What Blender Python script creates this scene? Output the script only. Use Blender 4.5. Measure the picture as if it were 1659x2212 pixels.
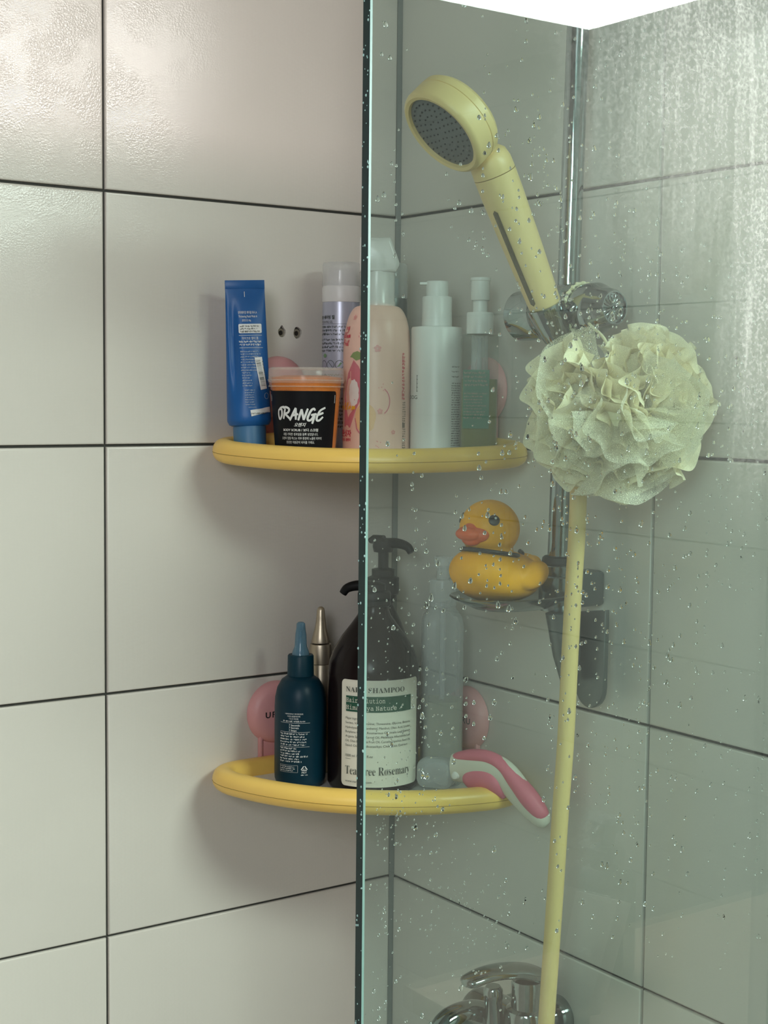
import bpy, bmesh, math, random
from mathutils import Vector, Matrix, Euler, noise, geometry

for o in list(bpy.data.objects):
    bpy.data.objects.remove(o, do_unlink=True)
S = bpy.context.scene
COL = S.collection
random.seed(7)
PI = math.pi

# ------------------------------------------------------------------ camera
# world: x = distance from the tap wall, y = distance from the shelf wall, z up, metres
cam = bpy.data.cameras.new('camera')
CAM = bpy.data.objects.new('camera', cam)
COL.objects.link(CAM)
cam.sensor_fit = 'HORIZONTAL'
cam.sensor_width = 36.0
cam.lens = 36.0 * 3262.17 / 1659.0
cam.clip_start = 0.02
_R = Vector((-0.8151, 0.5792, 0.0098)).normalized()
_F = Vector((-0.5781, -0.8122, -0.0779)).normalized()
_U = _R.cross(_F).normalized()
_R = _F.cross(_U).normalized()
CP = Vector((0.9995, 1.3819, 1.5538))
CAM.matrix_world = Matrix(((_R.x, _U.x, -_F.x, CP.x), (_R.y, _U.y, -_F.y, CP.y), (_R.z, _U.z, -_F.z, CP.z), (0, 0, 0, 1)))
S.camera = CAM

# ------------------------------------------------------------------ world, exposure
w = bpy.data.worlds.new('world')
S.world = w
w.use_nodes = True
w.node_tree.nodes['Background'].inputs[0].default_value = (0.75, 0.8, 0.85, 1)
w.node_tree.nodes['Background'].inputs[1].default_value = 0.3
S.view_settings.view_transform = 'Standard'
S.view_settings.look = 'None'
S.view_settings.gamma = 1.0
S.view_settings.use_curve_mapping = False
S.view_settings.exposure = 0.75
S.cycles.max_bounces = 8
S.cycles.transmission_bounces = 6
S.cycles.use_light_tree = False
S.cycles.caustics_reflective = False
S.cycles.caustics_refractive = False
S.cycles.adaptive_threshold = 0.015
PANEL_POWER = 30.0      # ceiling lamp
FILL_WINDOW_POWER = 9.2      # added frosted window, soft side light

# ------------------------------------------------------------------ material helpers
def lin(c):
    return tuple((v / 12.92 if v <= 0.04045 else ((v + 0.055) / 1.055) ** 2.4) for v in c)

def srgb(r, g, b):
    return lin((r / 255, g / 255, b / 255))

def newmat(name):
    m = bpy.data.materials.new(name)
    m.use_nodes = True
    m.node_tree.nodes.clear()
    out = m.node_tree.nodes.new('ShaderNodeOutputMaterial')
    return m, m.node_tree, out

def N(nt, t, **kw):
    n = nt.nodes.new(t)
    for k, v in kw.items():
        if k in ('operation', 'blend_type', 'noise_dimensions', 'feature', 'data_type', 'wave_type', 'bands_direction', 'interpolation_type', 'distance', 'voronoi_dimensions', 'clamp', 'use_clamp', 'offset', 'squash'):
            setattr(n, k, v)
        else:
            n.inputs[k].default_value = v
    return n

def L(nt, a, b):
    nt.links.new(a, b)

def mat(name, col, rough=0.45, metal=0.0, var=0.06, scale=40.0, bump=0.0, bscale=300.0, coat=0.0, sss=0.0, spec=0.5):
    m, nt, out = newmat(name)
    p = N(nt, 'ShaderNodeBsdfPrincipled')
    p.inputs['Metallic'].default_value = metal
    p.inputs['Specular IOR Level'].default_value = spec
    p.inputs['Coat Weight'].default_value = coat
    if sss:
        p.inputs['Subsurface Weight'].default_value = sss
        p.inputs['Subsurface Radius'].default_value = (0.01, 0.006, 0.003)
        p.inputs['Subsurface Scale'].default_value = 0.3
    tc = N(nt, 'ShaderNodeTexCoord')
    nz = N(nt, 'ShaderNodeTexNoise')
    nz.inputs['Scale'].default_value = scale
    nz.inputs['Detail'].default_value = 4
    L(nt, tc.outputs['Object'], nz.inputs['Vector'])
    mr = N(nt, 'ShaderNodeMapRange')
    mr.inputs['To Min'].default_value = 1 - var
    mr.inputs['To Max'].default_value = 1 + var
    L(nt, nz.outputs['Fac'], mr.inputs['Value'])
    mx = N(nt, 'ShaderNodeVectorMath', operation='SCALE')
    mx.inputs[0].default_value = col
    L(nt, mr.outputs[0], mx.inputs['Scale'])
    L(nt, mx.outputs[0], p.inputs['Base Color'])
    r2 = N(nt, 'ShaderNodeMapRange')
    r2.inputs['To Min'].default_value = max(0.02, rough * 0.85)
    r2.inputs['To Max'].default_value = min(1, rough * 1.15)
    L(nt, nz.outputs['Fac'], r2.inputs['Value'])
    L(nt, r2.outputs[0], p.inputs['Roughness'])
    if bump:
        nb = N(nt, 'ShaderNodeTexNoise')
        nb.inputs['Scale'].default_value = bscale
        nb.inputs['Detail'].default_value = 3
        L(nt, tc.outputs['Object'], nb.inputs['Vector'])
        b = N(nt, 'ShaderNodeBump')
        b.inputs['Strength'].default_value = bump
        b.inputs['Distance'].default_value = 0.001
        L(nt, nb.outputs['Fac'], b.inputs['Height'])
        L(nt, b.outputs[0], p.inputs['Normal'])
    L(nt, p.outputs[0], out.inputs[0])
    return m

def clear(name, tint, body, fac, rough=0.15, edge=0.35):
    """clear or milky plastic: a see-through tint mixed with a glossy body"""
    m, nt, out = newmat(name)
    t = N(nt, 'ShaderNodeBsdfTransparent')
    t.inputs[0].default_value = (*tint, 1)
    p = N(nt, 'ShaderNodeBsdfPrincipled')
    p.inputs['Base Color'].default_value = (*body, 1)
    p.inputs['Roughness'].default_value = rough
    tc = N(nt, 'ShaderNodeTexCoord')
    nz = N(nt, 'ShaderNodeTexNoise')
    nz.inputs['Scale'].default_value = 60
    L(nt, tc.outputs['Object'], nz.inputs['Vector'])
    lw = N(nt, 'ShaderNodeLayerWeight')
    lw.inputs['Blend'].default_value = 0.25
    mr = N(nt, 'ShaderNodeMapRange')
    mr.inputs['To Min'].default_value = max(0, fac - 0.04)
    mr.inputs['To Max'].default_value = min(1, fac + 0.04)
    L(nt, nz.outputs['Fac'], mr.inputs['Value'])
    ad = N(nt, 'ShaderNodeMath', operation='MULTIPLY_ADD', use_clamp=True)
    L(nt, lw.outputs['Facing'], ad.inputs[0])
    ad.inputs[1].default_value = edge
    L(nt, mr.outputs[0], ad.inputs[2])
    mx = N(nt, 'ShaderNodeMixShader')
    L(nt, ad.outputs[0], mx.inputs[0])
    L(nt, t.outputs[0], mx.inputs[1])
    L(nt, p.outputs[0], mx.inputs[2])
    L(nt, mx.outputs[0], out.inputs[0])
    return m

def tile_material(name, col, grid=False):
    """white ceramic with a fine embossed grid, and beads of condensation in patches"""
    m, nt, out = newmat(name)
    p = N(nt, 'ShaderNodeBsdfPrincipled')
    tc = N(nt, 'ShaderNodeTexCoord')
    geo = N(nt, 'ShaderNodeNewGeometry')
    pos = geo.outputs['Position']
    big = N(nt, 'ShaderNodeTexNoise')
    big.inputs['Scale'].default_value = 6
    big.inputs['Detail'].default_value = 2
    L(nt, pos, big.inputs['Vector'])
    mr = N(nt, 'ShaderNodeMapRange')
    mr.inputs['To Min'].default_value = 0.95
    mr.inputs['To Max'].default_value = 1.04
    L(nt, big.outputs['Fac'], mr.inputs['Value'])
    sc = N(nt, 'ShaderNodeVectorMath', operation='SCALE')
    sc.inputs[0].default_value = col
    L(nt, mr.outputs[0], sc.inputs['Scale'])
    # bumps: grid emboss + fine grain + condensation beads
    hs = []
    for d in ('X', 'Y', 'Z'):
        wv = N(nt, 'ShaderNodeTexWave', wave_type='BANDS', bands_direction=d)
        wv.inputs['Scale'].default_value = 230
        L(nt, pos, wv.inputs['Vector'])
        hs.append(wv.outputs['Fac'])
    a1 = N(nt, 'ShaderNodeMath', operation='MULTIPLY'); L(nt, hs[0], a1.inputs[0]); L(nt, hs[2], a1.inputs[1])
    a2 = N(nt, 'ShaderNodeMath', operation='MULTIPLY'); L(nt, hs[1], a2.inputs[0]); L(nt, hs[2], a2.inputs[1])
    a3 = N(nt, 'ShaderNodeMath', operation='ADD'); L(nt, a1.outputs[0], a3.inputs[0]); L(nt, a2.outputs[0], a3.inputs[1])
    g = N(nt, 'ShaderNodeTexNoise'); g.inputs['Scale'].default_value = 420; g.inputs['Detail'].default_value = 1
    L(nt, pos, g.inputs['Vector'])
    vo = N(nt, 'ShaderNodeTexVoronoi'); vo.inputs['Scale'].default_value = 520
    L(nt, pos, vo.inputs['Vector'])
    patch = N(nt, 'ShaderNodeTexNoise'); patch.inputs['Scale'].default_value = 22; patch.inputs['Detail'].default_value = 3
    L(nt, pos, patch.inputs['Vector'])
    sep = N(nt, 'ShaderNodeSeparateXYZ'); L(nt, pos, sep.inputs[0])
    zz = N(nt, 'ShaderNodeMapRange'); zz.inputs['From Min'].default_value = 1.55; zz.inputs['From Max'].default_value = 1.85
    L(nt, sep.outputs['Z'], zz.inputs['Value'])
    xx = N(nt, 'ShaderNodeMapRange'); xx.inputs['From Min'].default_value = 0.2; xx.inputs['From Max'].default_value = 0.34
    L(nt, sep.outputs['X'], xx.inputs['Value'])
    zx = N(nt, 'ShaderNodeMath', operation='MULTIPLY'); L(nt, zz.outputs[0], zx.inputs[0]); L(nt, xx.outputs[0], zx.inputs[1])
    pm = N(nt, 'ShaderNodeMapRange'); pm.inputs['From Min'].default_value = 0.42; pm.inputs['From Max'].default_value = 0.56
    L(nt, patch.outputs['Fac'], pm.inputs['Value'])
    msk = N(nt, 'ShaderNodeMath', operation='MULTIPLY'); L(nt, zx.outputs[0], msk.inputs[0]); L(nt, pm.outputs[0], msk.inputs[1])
    bead = N(nt, 'ShaderNodeMath', operation='MULTIPLY'); L(nt, vo.outputs['Distance'], bead.inputs[0]); L(nt, msk.outputs[0], bead.inputs[1])
    s1 = N(nt, 'ShaderNodeMath', operation='MULTIPLY_ADD'); L(nt, bead.outputs[0], s1.inputs[0]); s1.inputs[1].default_value = 5.0
    L(nt, g.outputs['Fac'], s1.inputs[2])
    s2 = N(nt, 'ShaderNodeMath', operation='MULTIPLY_ADD'); L(nt, a3.outputs[0], s2.inputs[0]); s2.inputs[1].default_value = 0.75
    L(nt, s1.outputs[0], s2.inputs[2])
    b = N(nt, 'ShaderNodeBump'); b.inputs['Strength'].default_value = 0.12; b.inputs['Distance'].default_value = 0.0005
    L(nt, s2.outputs[0], b.inputs['Height'])
    if not grid:
        L(nt, b.outputs[0], p.inputs['Normal'])
    p.inputs['Roughness'].default_value = 0.20
    p.inputs['Specular IOR Level'].default_value = 0.55
    if grid:
        br = N(nt, 'ShaderNodeTexBrick', offset=0.0, squash=1.0)
        br.inputs['Scale'].default_value = 1.0
        br.inputs['Mortar Size'].default_value = 0.0016
        br.inputs['Mortar Smooth'].default_value = 0.1
        br.inputs['Brick Width'].default_value = 0.4
        br.inputs['Row Height'].default_value = 0.25
        ad = N(nt, 'ShaderNodeMath', operation='ADD'); L(nt, sep.outputs['X'], ad.inputs[0]); L(nt, sep.outputs['Y'], ad.inputs[1])
        cmb = N(nt, 'ShaderNodeCombineXYZ'); L(nt, ad.outputs[0], cmb.inputs[0]); L(nt, sep.outputs['Z'], cmb.inputs[1])
        L(nt, cmb.outputs[0], br.inputs['Vector'])
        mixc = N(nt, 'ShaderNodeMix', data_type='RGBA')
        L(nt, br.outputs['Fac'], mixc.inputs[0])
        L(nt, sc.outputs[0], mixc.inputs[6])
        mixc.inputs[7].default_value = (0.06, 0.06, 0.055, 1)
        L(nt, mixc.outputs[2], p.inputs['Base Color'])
    else:
        L(nt, sc.outputs[0], p.inputs['Base Color'])
    L(nt, p.outputs[0], out.inputs[0])
    return m

def emit(name, col, power):
    m, nt, out = newmat(name)
    e = N(nt, 'ShaderNodeEmission')
    e.inputs[0].default_value = (*col, 1)
    e.inputs[1].default_value = power
    L(nt, e.outputs[0], out.inputs[0])
    return m

def glass_pane_material(film=True):
    """float glass: green tint, mirror reflection by angle, a lime film with runs and stains near the top"""
    m, nt, out = newmat('shower_glass_filmed' if film else 'shower_glass')
    geo = N(nt, 'ShaderNodeNewGeometry')
    pos = geo.outputs['Position']
    t = N(nt, 'ShaderNodeBsdfTransparent'); t.inputs[0].default_value = (0.835, 0.932, 0.905, 1)
    gl = N(nt, 'ShaderNodeBsdfGlossy'); gl.inputs['Roughness'].default_value = 0.0; gl.inputs[0].default_value = (0.95, 1.0, 0.98, 1)
    lwt = N(nt, 'ShaderNodeLayerWeight'); lwt.inputs['Blend'].default_value = 0.5
    pw = N(nt, 'ShaderNodeMath', operation='POWER'); L(nt, lwt.outputs['Facing'], pw.inputs[0]); pw.inputs[1].default_value = 5.0
    fr = N(nt, 'ShaderNodeMath', operation='MULTIPLY_ADD'); L(nt, pw.outputs[0], fr.inputs[0]); fr.inputs[1].default_value = 0.96; fr.inputs[2].default_value = 0.04
    m1 = N(nt, 'ShaderNodeMixShader'); L(nt, fr.outputs[0], m1.inputs[0]); L(nt, t.outputs[0], m1.inputs[1]); L(nt, gl.outputs[0], m1.inputs[2])
    if not film:
        hz = N(nt, 'ShaderNodeBsdfDiffuse'); hz.inputs[0].default_value = (0.86, 0.93, 0.90, 1)
        hm = N(nt, 'ShaderNodeMixShader'); hm.inputs[0].default_value = 0.006
        L(nt, m1.outputs[0], hm.inputs[1]); L(nt, hz.outputs[0], hm.inputs[2])
        L(nt, hm.outputs[0], out.inputs[0])
        return m
    sep = N(nt, 'ShaderNodeSeparateXYZ'); L(nt, pos, sep.inputs[0])
    # where the film lies: towards the top and the wall side
    fz = N(nt, 'ShaderNodeMapRange', interpolation_type='SMOOTHSTEP'); fz.inputs['From Min'].default_value = 1.58; fz.inputs['From Max'].default_value = 1.86
    L(nt, sep.outputs['Z'], fz.inputs['Value'])
    fx = N(nt, 'ShaderNodeMapRange', interpolation_type='SMOOTHSTEP'); fx.inputs['From Min'].default_value = 0.33; fx.inputs['From Max'].default_value = 0.12
    L(nt, sep.outputs['X'], fx.inputs['Value'])
    f1 = N(nt, 'ShaderNodeMath', operation='MULTIPLY'); L(nt, fz.outputs[0], f1.inputs[0]); L(nt, fx.outputs[0], f1.inputs[1])
    fe = N(nt, 'ShaderNodeMapRange', interpolation_type='SMOOTHSTEP'); fe.inputs['From Min'].default_value = 0.13; fe.inputs['From Max'].default_value = 0.06
    L(nt, sep.outputs['X'], fe.inputs['Value'])
    fe2 = N(nt, 'ShaderNodeMapRange', interpolation_type='SMOOTHSTEP'); fe2.inputs['From Min'].default_value = 1.42; fe2.inputs['From Max'].default_value = 1.66
    L(nt, sep.outputs['Z'], fe2.inputs['Value'])
    f2 = N(nt, 'ShaderNodeMath', operation='MULTIPLY'); L(nt, fe.outputs[0], f2.inputs[0]); L(nt, fe2.outputs[0], f2.inputs[1])
    fm = N(nt, 'ShaderNodeMath', operation='MAXIMUM'); L(nt, f1.outputs[0], fm.inputs[0]); L(nt, f2.outputs[0], fm.inputs[1])
    # vertical runs
    mp = N(nt, 'ShaderNodeVectorMath', operation='MULTIPLY'); mp.inputs[1].default_value = (150, 1, 9)
    L(nt, pos, mp.inputs[0])
    run = N(nt, 'ShaderNodeTexNoise'); run.inputs['Scale'].default_value = 1.0; run.inputs['Detail'].default_value = 3; run.inputs['Distortion'].default_value = 0.6
    L(nt, mp.outputs[0], run.inputs['Vector'])
    rr = N(nt, 'ShaderNodeMapRange'); rr.inputs['From Min'].default_value = 0.44; rr.inputs['From Max'].default_value = 0.72
    L(nt, run.outputs['Fac'], rr.inputs['Value'])
    # rings and speckle
    vo = N(nt, 'ShaderNodeTexVoronoi', feature='DISTANCE_TO_EDGE'); vo.inputs['Scale'].default_value = 95
    wn = N(nt, 'ShaderNodeTexNoise'); wn.inputs['Scale'].default_value = 70; wn.inputs['Detail'].default_value = 1
    L(nt, pos, wn.inputs['Vector'])
    wv = N(nt, 'ShaderNodeVectorMath', operation='MULTIPLY_ADD'); L(nt, wn.outputs['Color'], wv.inputs[0]); wv.inputs[1].default_value = (0.02, 0.02, 0.02); L(nt, pos, wv.inputs[2])
    L(nt, wv.outputs[0], vo.inputs['Vector'])
    ring = N(nt, 'ShaderNodeMapRange'); ring.inputs['From Min'].default_value = 0.07; ring.inputs['From Max'].default_value = 0.0
    L(nt, vo.outputs['Distance'], ring.inputs['Value'])
    rg = N(nt, 'ShaderNodeTexNoise'); rg.inputs['Scale'].default_value = 28; rg.inputs['Detail'].default_value = 0
    L(nt, pos, rg.inputs['Vector'])
    rgm = N(nt, 'ShaderNodeMapRange'); rgm.inputs['From Min'].default_value = 0.5; rgm.inputs['From Max'].default_value = 0.62
    L(nt, rg.outputs['Fac'], rgm.inputs['Value'])
    ringm = N(nt, 'ShaderNodeMath', operation='MULTIPLY'); L(nt, ring.outputs[0], ringm.inputs[0]); L(nt, rgm.outputs[0], ringm.inputs[1])
    tex = N(nt, 'ShaderNodeMath', operation='MULTIPLY_ADD'); L(nt, ringm.outputs[0], tex.inputs[0]); tex.inputs[1].default_value = 0.28
    rsm = N(nt, 'ShaderNodeMath', operation='MULTIPLY_ADD'); L(nt, rr.outputs[0], rsm.inputs[0]); rsm.inputs[1].default_value = 0.34; rsm.inputs[2].default_value = 0.26; L(nt, rsm.outputs[0], tex.inputs[2])
    sp = N(nt, 'ShaderNodeTexNoise'); sp.inputs['Scale'].default_value = 330; sp.inputs['Detail'].default_value = 2
    L(nt, pos, sp.inputs['Vector'])
    spm = N(nt, 'ShaderNodeMapRange'); spm.inputs['From Min'].default_value = 0.42; spm.inputs['From Max'].default_value = 0.7
    L(nt, sp.outputs['Fac'], spm.inputs['Value'])
    tx2 = N(nt, 'ShaderNodeMath', operation='MULTIPLY_ADD'); L(nt, spm.outputs[0], tx2.inputs[0]); tx2.inputs[1].default_value = 0.42; L(nt, tex.outputs[0], tx2.inputs[2])
    amt = N(nt, 'ShaderNodeMath', operation='MULTIPLY'); L(nt, fm.outputs[0], amt.inputs[0]); L(nt, tx2.outputs[0], amt.inputs[1])
    # faint film everywhere, with faint runs
    base = N(nt, 'ShaderNodeMath', operation='MULTIPLY_ADD', use_clamp=True); L(nt, rr.outputs[0], base.inputs[0]); base.inputs[1].default_value = 0.0; base.inputs[2].default_value = 0.006
    sm = N(nt, 'ShaderNodeMath', operation='MULTIPLY_ADD', use_clamp=True); L(nt, amt.outputs[0], sm.inputs[0]); sm.inputs[1].default_value = 0.66; L(nt, base.outputs[0], sm.inputs[2])
    df = N(nt, 'ShaderNodeBsdfDiffuse'); df.inputs[0].default_value = (0.86, 0.93, 0.90, 1)
    tl = N(nt, 'ShaderNodeBsdfTranslucent'); tl.inputs[0].default_value = (0.86, 0.93, 0.90, 1)
    dm = N(nt, 'ShaderNodeMixShader'); dm.inputs[0].default_value = 0.4; L(nt, df.outputs[0], dm.inputs[1]); L(nt, tl.outputs[0], dm.inputs[2])
    fin = N(nt, 'ShaderNodeMixShader'); L(nt, sm.outputs[0], fin.inputs[0]); L(nt, m1.outputs[0], fin.inputs[1]); L(nt, dm.outputs[0], fin.inputs[2])
    L(nt, fin.outputs[0], out.inputs[0])
    return m

def net_material(name='cream_netting', hole=0.80, col=(0.98, 0.93, 0.79, 1), thin=0.4):
    """fine knitted net: cream threads with see-through holes"""
    m, nt, out = newmat(name)
    uv = N(nt, 'ShaderNodeUVMap')
    vo = N(nt, 'ShaderNodeTexVoronoi', feature='DISTANCE_TO_EDGE'); vo.inputs['Scale'].default_value = 1.0
    vo.inputs['Randomness'].default_value = 0.55
    mp = N(nt, 'ShaderNodeVectorMath', operation='MULTIPLY'); mp.inputs[1].default_value = (1050, 700, 1)
    L(nt, uv.outputs[0], mp.inputs[0]); L(nt, mp.outputs[0], vo.inputs['Vector'])
    mr = N(nt, 'ShaderNodeMapRange'); mr.inputs['From Min'].default_value = 0.07; mr.inputs['From Max'].default_value = 0.13
    L(nt, vo.outputs['Distance'], mr.inputs['Value'])
    lim = N(nt, 'ShaderNodeMath', operation='MULTIPLY'); L(nt, mr.outputs[0], lim.inputs[0]); lim.inputs[1].default_value = hole
    tr = N(nt, 'ShaderNodeBsdfTransparent')
    df = N(nt, 'ShaderNodeBsdfDiffuse'); df.inputs[0].default_value = col
    tl = N(nt, 'ShaderNodeBsdfTranslucent'); tl.inputs[0].default_value = (0.96, 0.90, 0.68, 1)
    d2 = N(nt, 'ShaderNodeMixShader'); d2.inputs[0].default_value = thin; L(nt, df.outputs[0], d2.inputs[1]); L(nt, tl.outputs[0], d2.inputs[2])
    mx = N(nt, 'ShaderNodeMixShader'); L(nt, lim.outputs[0], mx.inputs[0]); L(nt, d2.outputs[0], mx.inputs[1]); L(nt, tr.outputs[0], mx.inputs[2])
    L(nt, mx.outputs[0], out.inputs[0])
    return m

def water_material():
    m, nt, out = newmat('water')
    g = N(nt, 'ShaderNodeBsdfGlass'); g.inputs['IOR'].default_value = 1.33; g.inputs['Roughness'].default_value = 0.0
    L(nt, g.outputs[0], out.inputs[0])
    return m

M = {}
M['tile'] = tile_material('white_tile', (0.735, 0.685, 0.63))
M['tileplain'] = mat('white_tile_tap_wall', (0.735, 0.685, 0.63), 0.22, var=0.03, scale=6, bump=0.10, bscale=420, spec=0.55)
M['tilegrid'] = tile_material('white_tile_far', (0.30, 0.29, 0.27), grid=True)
M['grout'] = mat('dark_grout', (0.045, 0.045, 0.04), 0.9, var=0.3, bump=0.4, bscale=700)
M['paint'] = mat('white_ceiling', (0.46, 0.46, 0.44), 0.6)
M['floor'] = mat('grey_floor_tile', (0.13, 0.13, 0.125), 0.4, var=0.15)
M['yellow'] = mat('yellow_plastic', (0.96, 0.62, 0.15), 0.34, var=0.03)
M['seam'] = mat('seam_shadow_gap', (0.35, 0.2, 0.03), 0.8)
M['traywhite'] = mat('white_tray', (0.78, 0.76, 0.72), 0.4)
M['pink'] = mat('pink_plastic', (0.74, 0.36, 0.37), 0.42, var=0.03)
M['black'] = mat('black_print', (0.02, 0.02, 0.022), 0.4)
M['white'] = mat('white_plastic', (0.82, 0.82, 0.80), 0.35, var=0.02)
M['chrome'] = mat('chrome', (0.32, 0.35, 0.35), 0.06, metal=1.0, var=0.1, scale=90)
M['chromedish'] = mat('worn_chrome', (0.26, 0.28, 0.28), 0.16, metal=1.0, var=0.12, scale=90)
M['rubber'] = mat('black_rubber', (0.012, 0.013, 0.013), 0.5, spec=0.3)
M['chromed'] = mat('satin_grey_metal', (0.13, 0.145, 0.145), 0.32, metal=0.6, var=0.1)
M['cream'] = mat('pale_yellow_plastic', (0.86, 0.64, 0.31), 0.38, var=0.03)
M['creamhose'] = mat('pale_yellow_hose', (0.84, 0.61, 0.26), 0.45, var=0.04, bump=0.1, bscale=80)
M['grey'] = mat('grey_spray_plate', (0.16, 0.16, 0.17), 0.35, bump=0.3, bscale=900)
M['window_dark'] = mat('brown_filter_slot', (0.10, 0.075, 0.03), 0.2)
M['blue'] = mat('blue_tube', (0.012, 0.105, 0.34), 0.36, var=0.1, scale=25, spec=0.35)
M['bluedk'] = mat('dark_blue_panel', (0.010, 0.04, 0.14), 0.4)
M['bluecap'] = mat('slate_blue_cap', (0.05, 0.16, 0.32), 0.45)
M['printwhite'] = mat('white_print', (0.80, 0.80, 0.80), 0.5)
M['printpale'] = mat('pale_print', (0.42, 0.48, 0.58), 0.5)
M['orange'] = mat('orange_scrub', (0.66, 0.18, 0.004), 0.5, var=0.25, scale=90, bump=0.4, bscale=400)
M['tubclear'] = clear('clear_tub', (1.0, 0.98, 0.95), (0.85, 0.62, 0.42), 0.06, 0.12, 0.12)
M['tublid'] = clear('clear_lid', (1.0, 0.98, 0.96), (0.85, 0.78, 0.72), 0.20, 0.15, 0.30)
M['blacklabel'] = mat('black_label', (0.008, 0.008, 0.010), 0.45, spec=0.12)
M['lavender'] = mat('lavender_grey_can', (0.50, 0.51, 0.62), 0.3, metal=0.25, var=0.03)
M['canwhite'] = mat('can_collar', (0.80, 0.79, 0.78), 0.35)
M['clearcap'] = clear('clear_cap', (0.96, 0.96, 0.96), (0.85, 0.85, 0.85), 0.32, 0.1)
M['milky'] = clear('milky_plastic', (0.96, 0.97, 0.98), (0.86, 0.88, 0.88), 0.26, 0.2, 0.25)
M['capmilky'] = clear('milky_cap', (0.98, 0.97, 0.96), (0.92, 0.90, 0.88), 0.50, 0.2, 0.25)
M['peach'] = mat('peach_bottle', (0.88, 0.57, 0.47), 0.35, var=0.04, scale=20)
M['rose'] = mat('rose_print', (0.66, 0.20, 0.24), 0.4)
M['redprint'] = mat('red_print', (0.66, 0.05, 0.10), 0.4)
M['salmon'] = mat('salmon_print', (0.80, 0.36, 0.33), 0.4)
M['leaf'] = mat('green_print', (0.25, 0.33, 0.13), 0.4)
M['cotton'] = mat('cotton_print', (0.86, 0.80, 0.77), 0.5)
M['apricot'] = mat('apricot_print', (0.84, 0.50, 0.26), 0.4)
M['goldprint'] = mat('gold_print', (0.90, 0.48, 0.05), 0.4)
M['amber'] = mat('amber_can_label', (0.22, 0.13, 0.06), 0.4, var=0.4, scale=120)
M['teal'] = mat('deep_teal_bottle', (0.003, 0.026, 0.045), 0.36, var=0.08, spec=0.2)
M['tealcap'] = mat('teal_cap', (0.004, 0.034, 0.055), 0.4, spec=0.2)
M['nozzleclear'] = clear('blue_clear_nozzle', (0.55, 0.72, 0.85), (0.18, 0.32, 0.42), 0.45, 0.1)
M['champagne'] = mat('champagne_metal', (0.55, 0.47, 0.36), 0.38, metal=0.85, var=0.02)
M['brown'] = mat('dark_brown_bottle', (0.010, 0.005, 0.005), 0.22, var=0.2, spec=0.18)
M['pumpblack'] = mat('black_pump', (0.008, 0.008, 0.009), 0.4, spec=0.2)
M['paper'] = mat('cream_label', (0.80, 0.76, 0.66), 0.5, var=0.02)
M['greenlabel'] = mat('dark_green_block', (0.012, 0.085, 0.05), 0.5)
M['ink'] = mat('dark_ink', (0.05, 0.06, 0.05), 0.5)
M['olive'] = mat('olive_liquid', (0.17, 0.18, 0.05), 0.3, var=0.08)
M['greenprint'] = clear('green_label_film', (0.3, 0.6, 0.4), (0.03, 0.20, 0.11), 0.7, 0.3)
M['clearbottle'] = clear('clear_bottle', (0.94, 0.97, 0.95), (0.7, 0.75, 0.72), 0.06, 0.1, 0.15)
M['liquidpale'] = clear('pale_liquid', (0.86, 0.86, 0.72), (0.70, 0.70, 0.55), 0.45, 0.2)
M['duck'] = mat('duck_yellow', (1.0, 0.43, 0.006), 0.45, var=0.03, sss=0.08, spec=0.3)
M['beak'] = mat('red_orange_beak', (0.78, 0.12, 0.03), 0.4)
M['pinkrub'] = mat('rose_pink_rubber', (0.72, 0.17, 0.24), 0.5, bump=0.1)
M['bone'] = mat('bone_white_plastic', (0.72, 0.68, 0.58), 0.4)
M['net'] = net_material()
M['netdense'] = net_material('cream_netting_gathered', 0.16, (1.0, 0.90, 0.68, 1), 0.25)
M['netcore'] = mat('cream_net_core', (0.95, 0.87, 0.60), 0.8, bump=0.6, bscale=500)
M['water'] = water_material()
M['glass'] = glass_pane_material()
M['glassplain'] = glass_pane_material(False)
M['glassedge'] = mat('dark_green_glass_edge', (0.004, 0.028, 0.029), 0.30, var=0.6, scale=60, spec=0.25)
M['glassarris'] = mat('pale_green_glass_arris', (0.32, 0.60, 0.52), 0.18, var=0.1, spec=0.8)
M['holedark'] = mat('drill_hole_dark', (0.02, 0.015, 0.01), 0.9)
M['plug'] = mat('wall_plug_grey', (0.24, 0.21, 0.16), 0.7)
M['wood'] = mat('pale_cabinet', (0.22, 0.17, 0.13), 0.5)
M['bluegrey'] = mat('blue_grey_bottle', (0.05, 0.065, 0.075), 0.4)
M['panel'] = emit('lamp_diffuser', (1.0, 0.965, 0.91), PANEL_POWER)
M['sidefill'] = emit('window_fill_light', (0.93, 0.97, 1.0), FILL_WINDOW_POWER)

# ------------------------------------------------------------------ mesh helpers
def link(name, me, m=None, parent=None, loc=None, rot=None, smooth=True, sharp=35):
    if m is not None and not me.materials:
        me.materials.append(m)
    if smooth and len(me.polygons):
        me.polygons.foreach_set('use_smooth', [True] * len(me.polygons))
        me.set_sharp_from_angle(angle=math.radians(sharp))
    o = bpy.data.objects.new(name, me)
    COL.objects.link(o)
    if parent is not None:
        o.parent = parent
    if loc is not None:
        o.location = loc
    if rot is not None:
        o.rotation_euler = rot
    return o

def obj(name, bm, m, parent=None, loc=None, rot=None, smooth=True, sharp=35):
    me = bpy.data.meshes.new(name)
    bmesh.ops.recalc_face_normals(bm, faces=bm.faces)
    bm.to_mesh(me)
    bm.free()
    return link(name, me, m, parent, loc, rot, smooth, sharp)

def empty(name, loc, rz=0.0, label=None, cat=None, group=None, rot=None):
    o = bpy.data.objects.new(name, None)
    COL.objects.link(o)
    o.location = loc
    o.rotation_euler = rot if rot else (0, 0, rz)
    o.empty_display_size = 0.02
    if label:
        o['label'] = label
    if cat:
        o['category'] = cat
    if group:
        o['group'] = group
    return o

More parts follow.
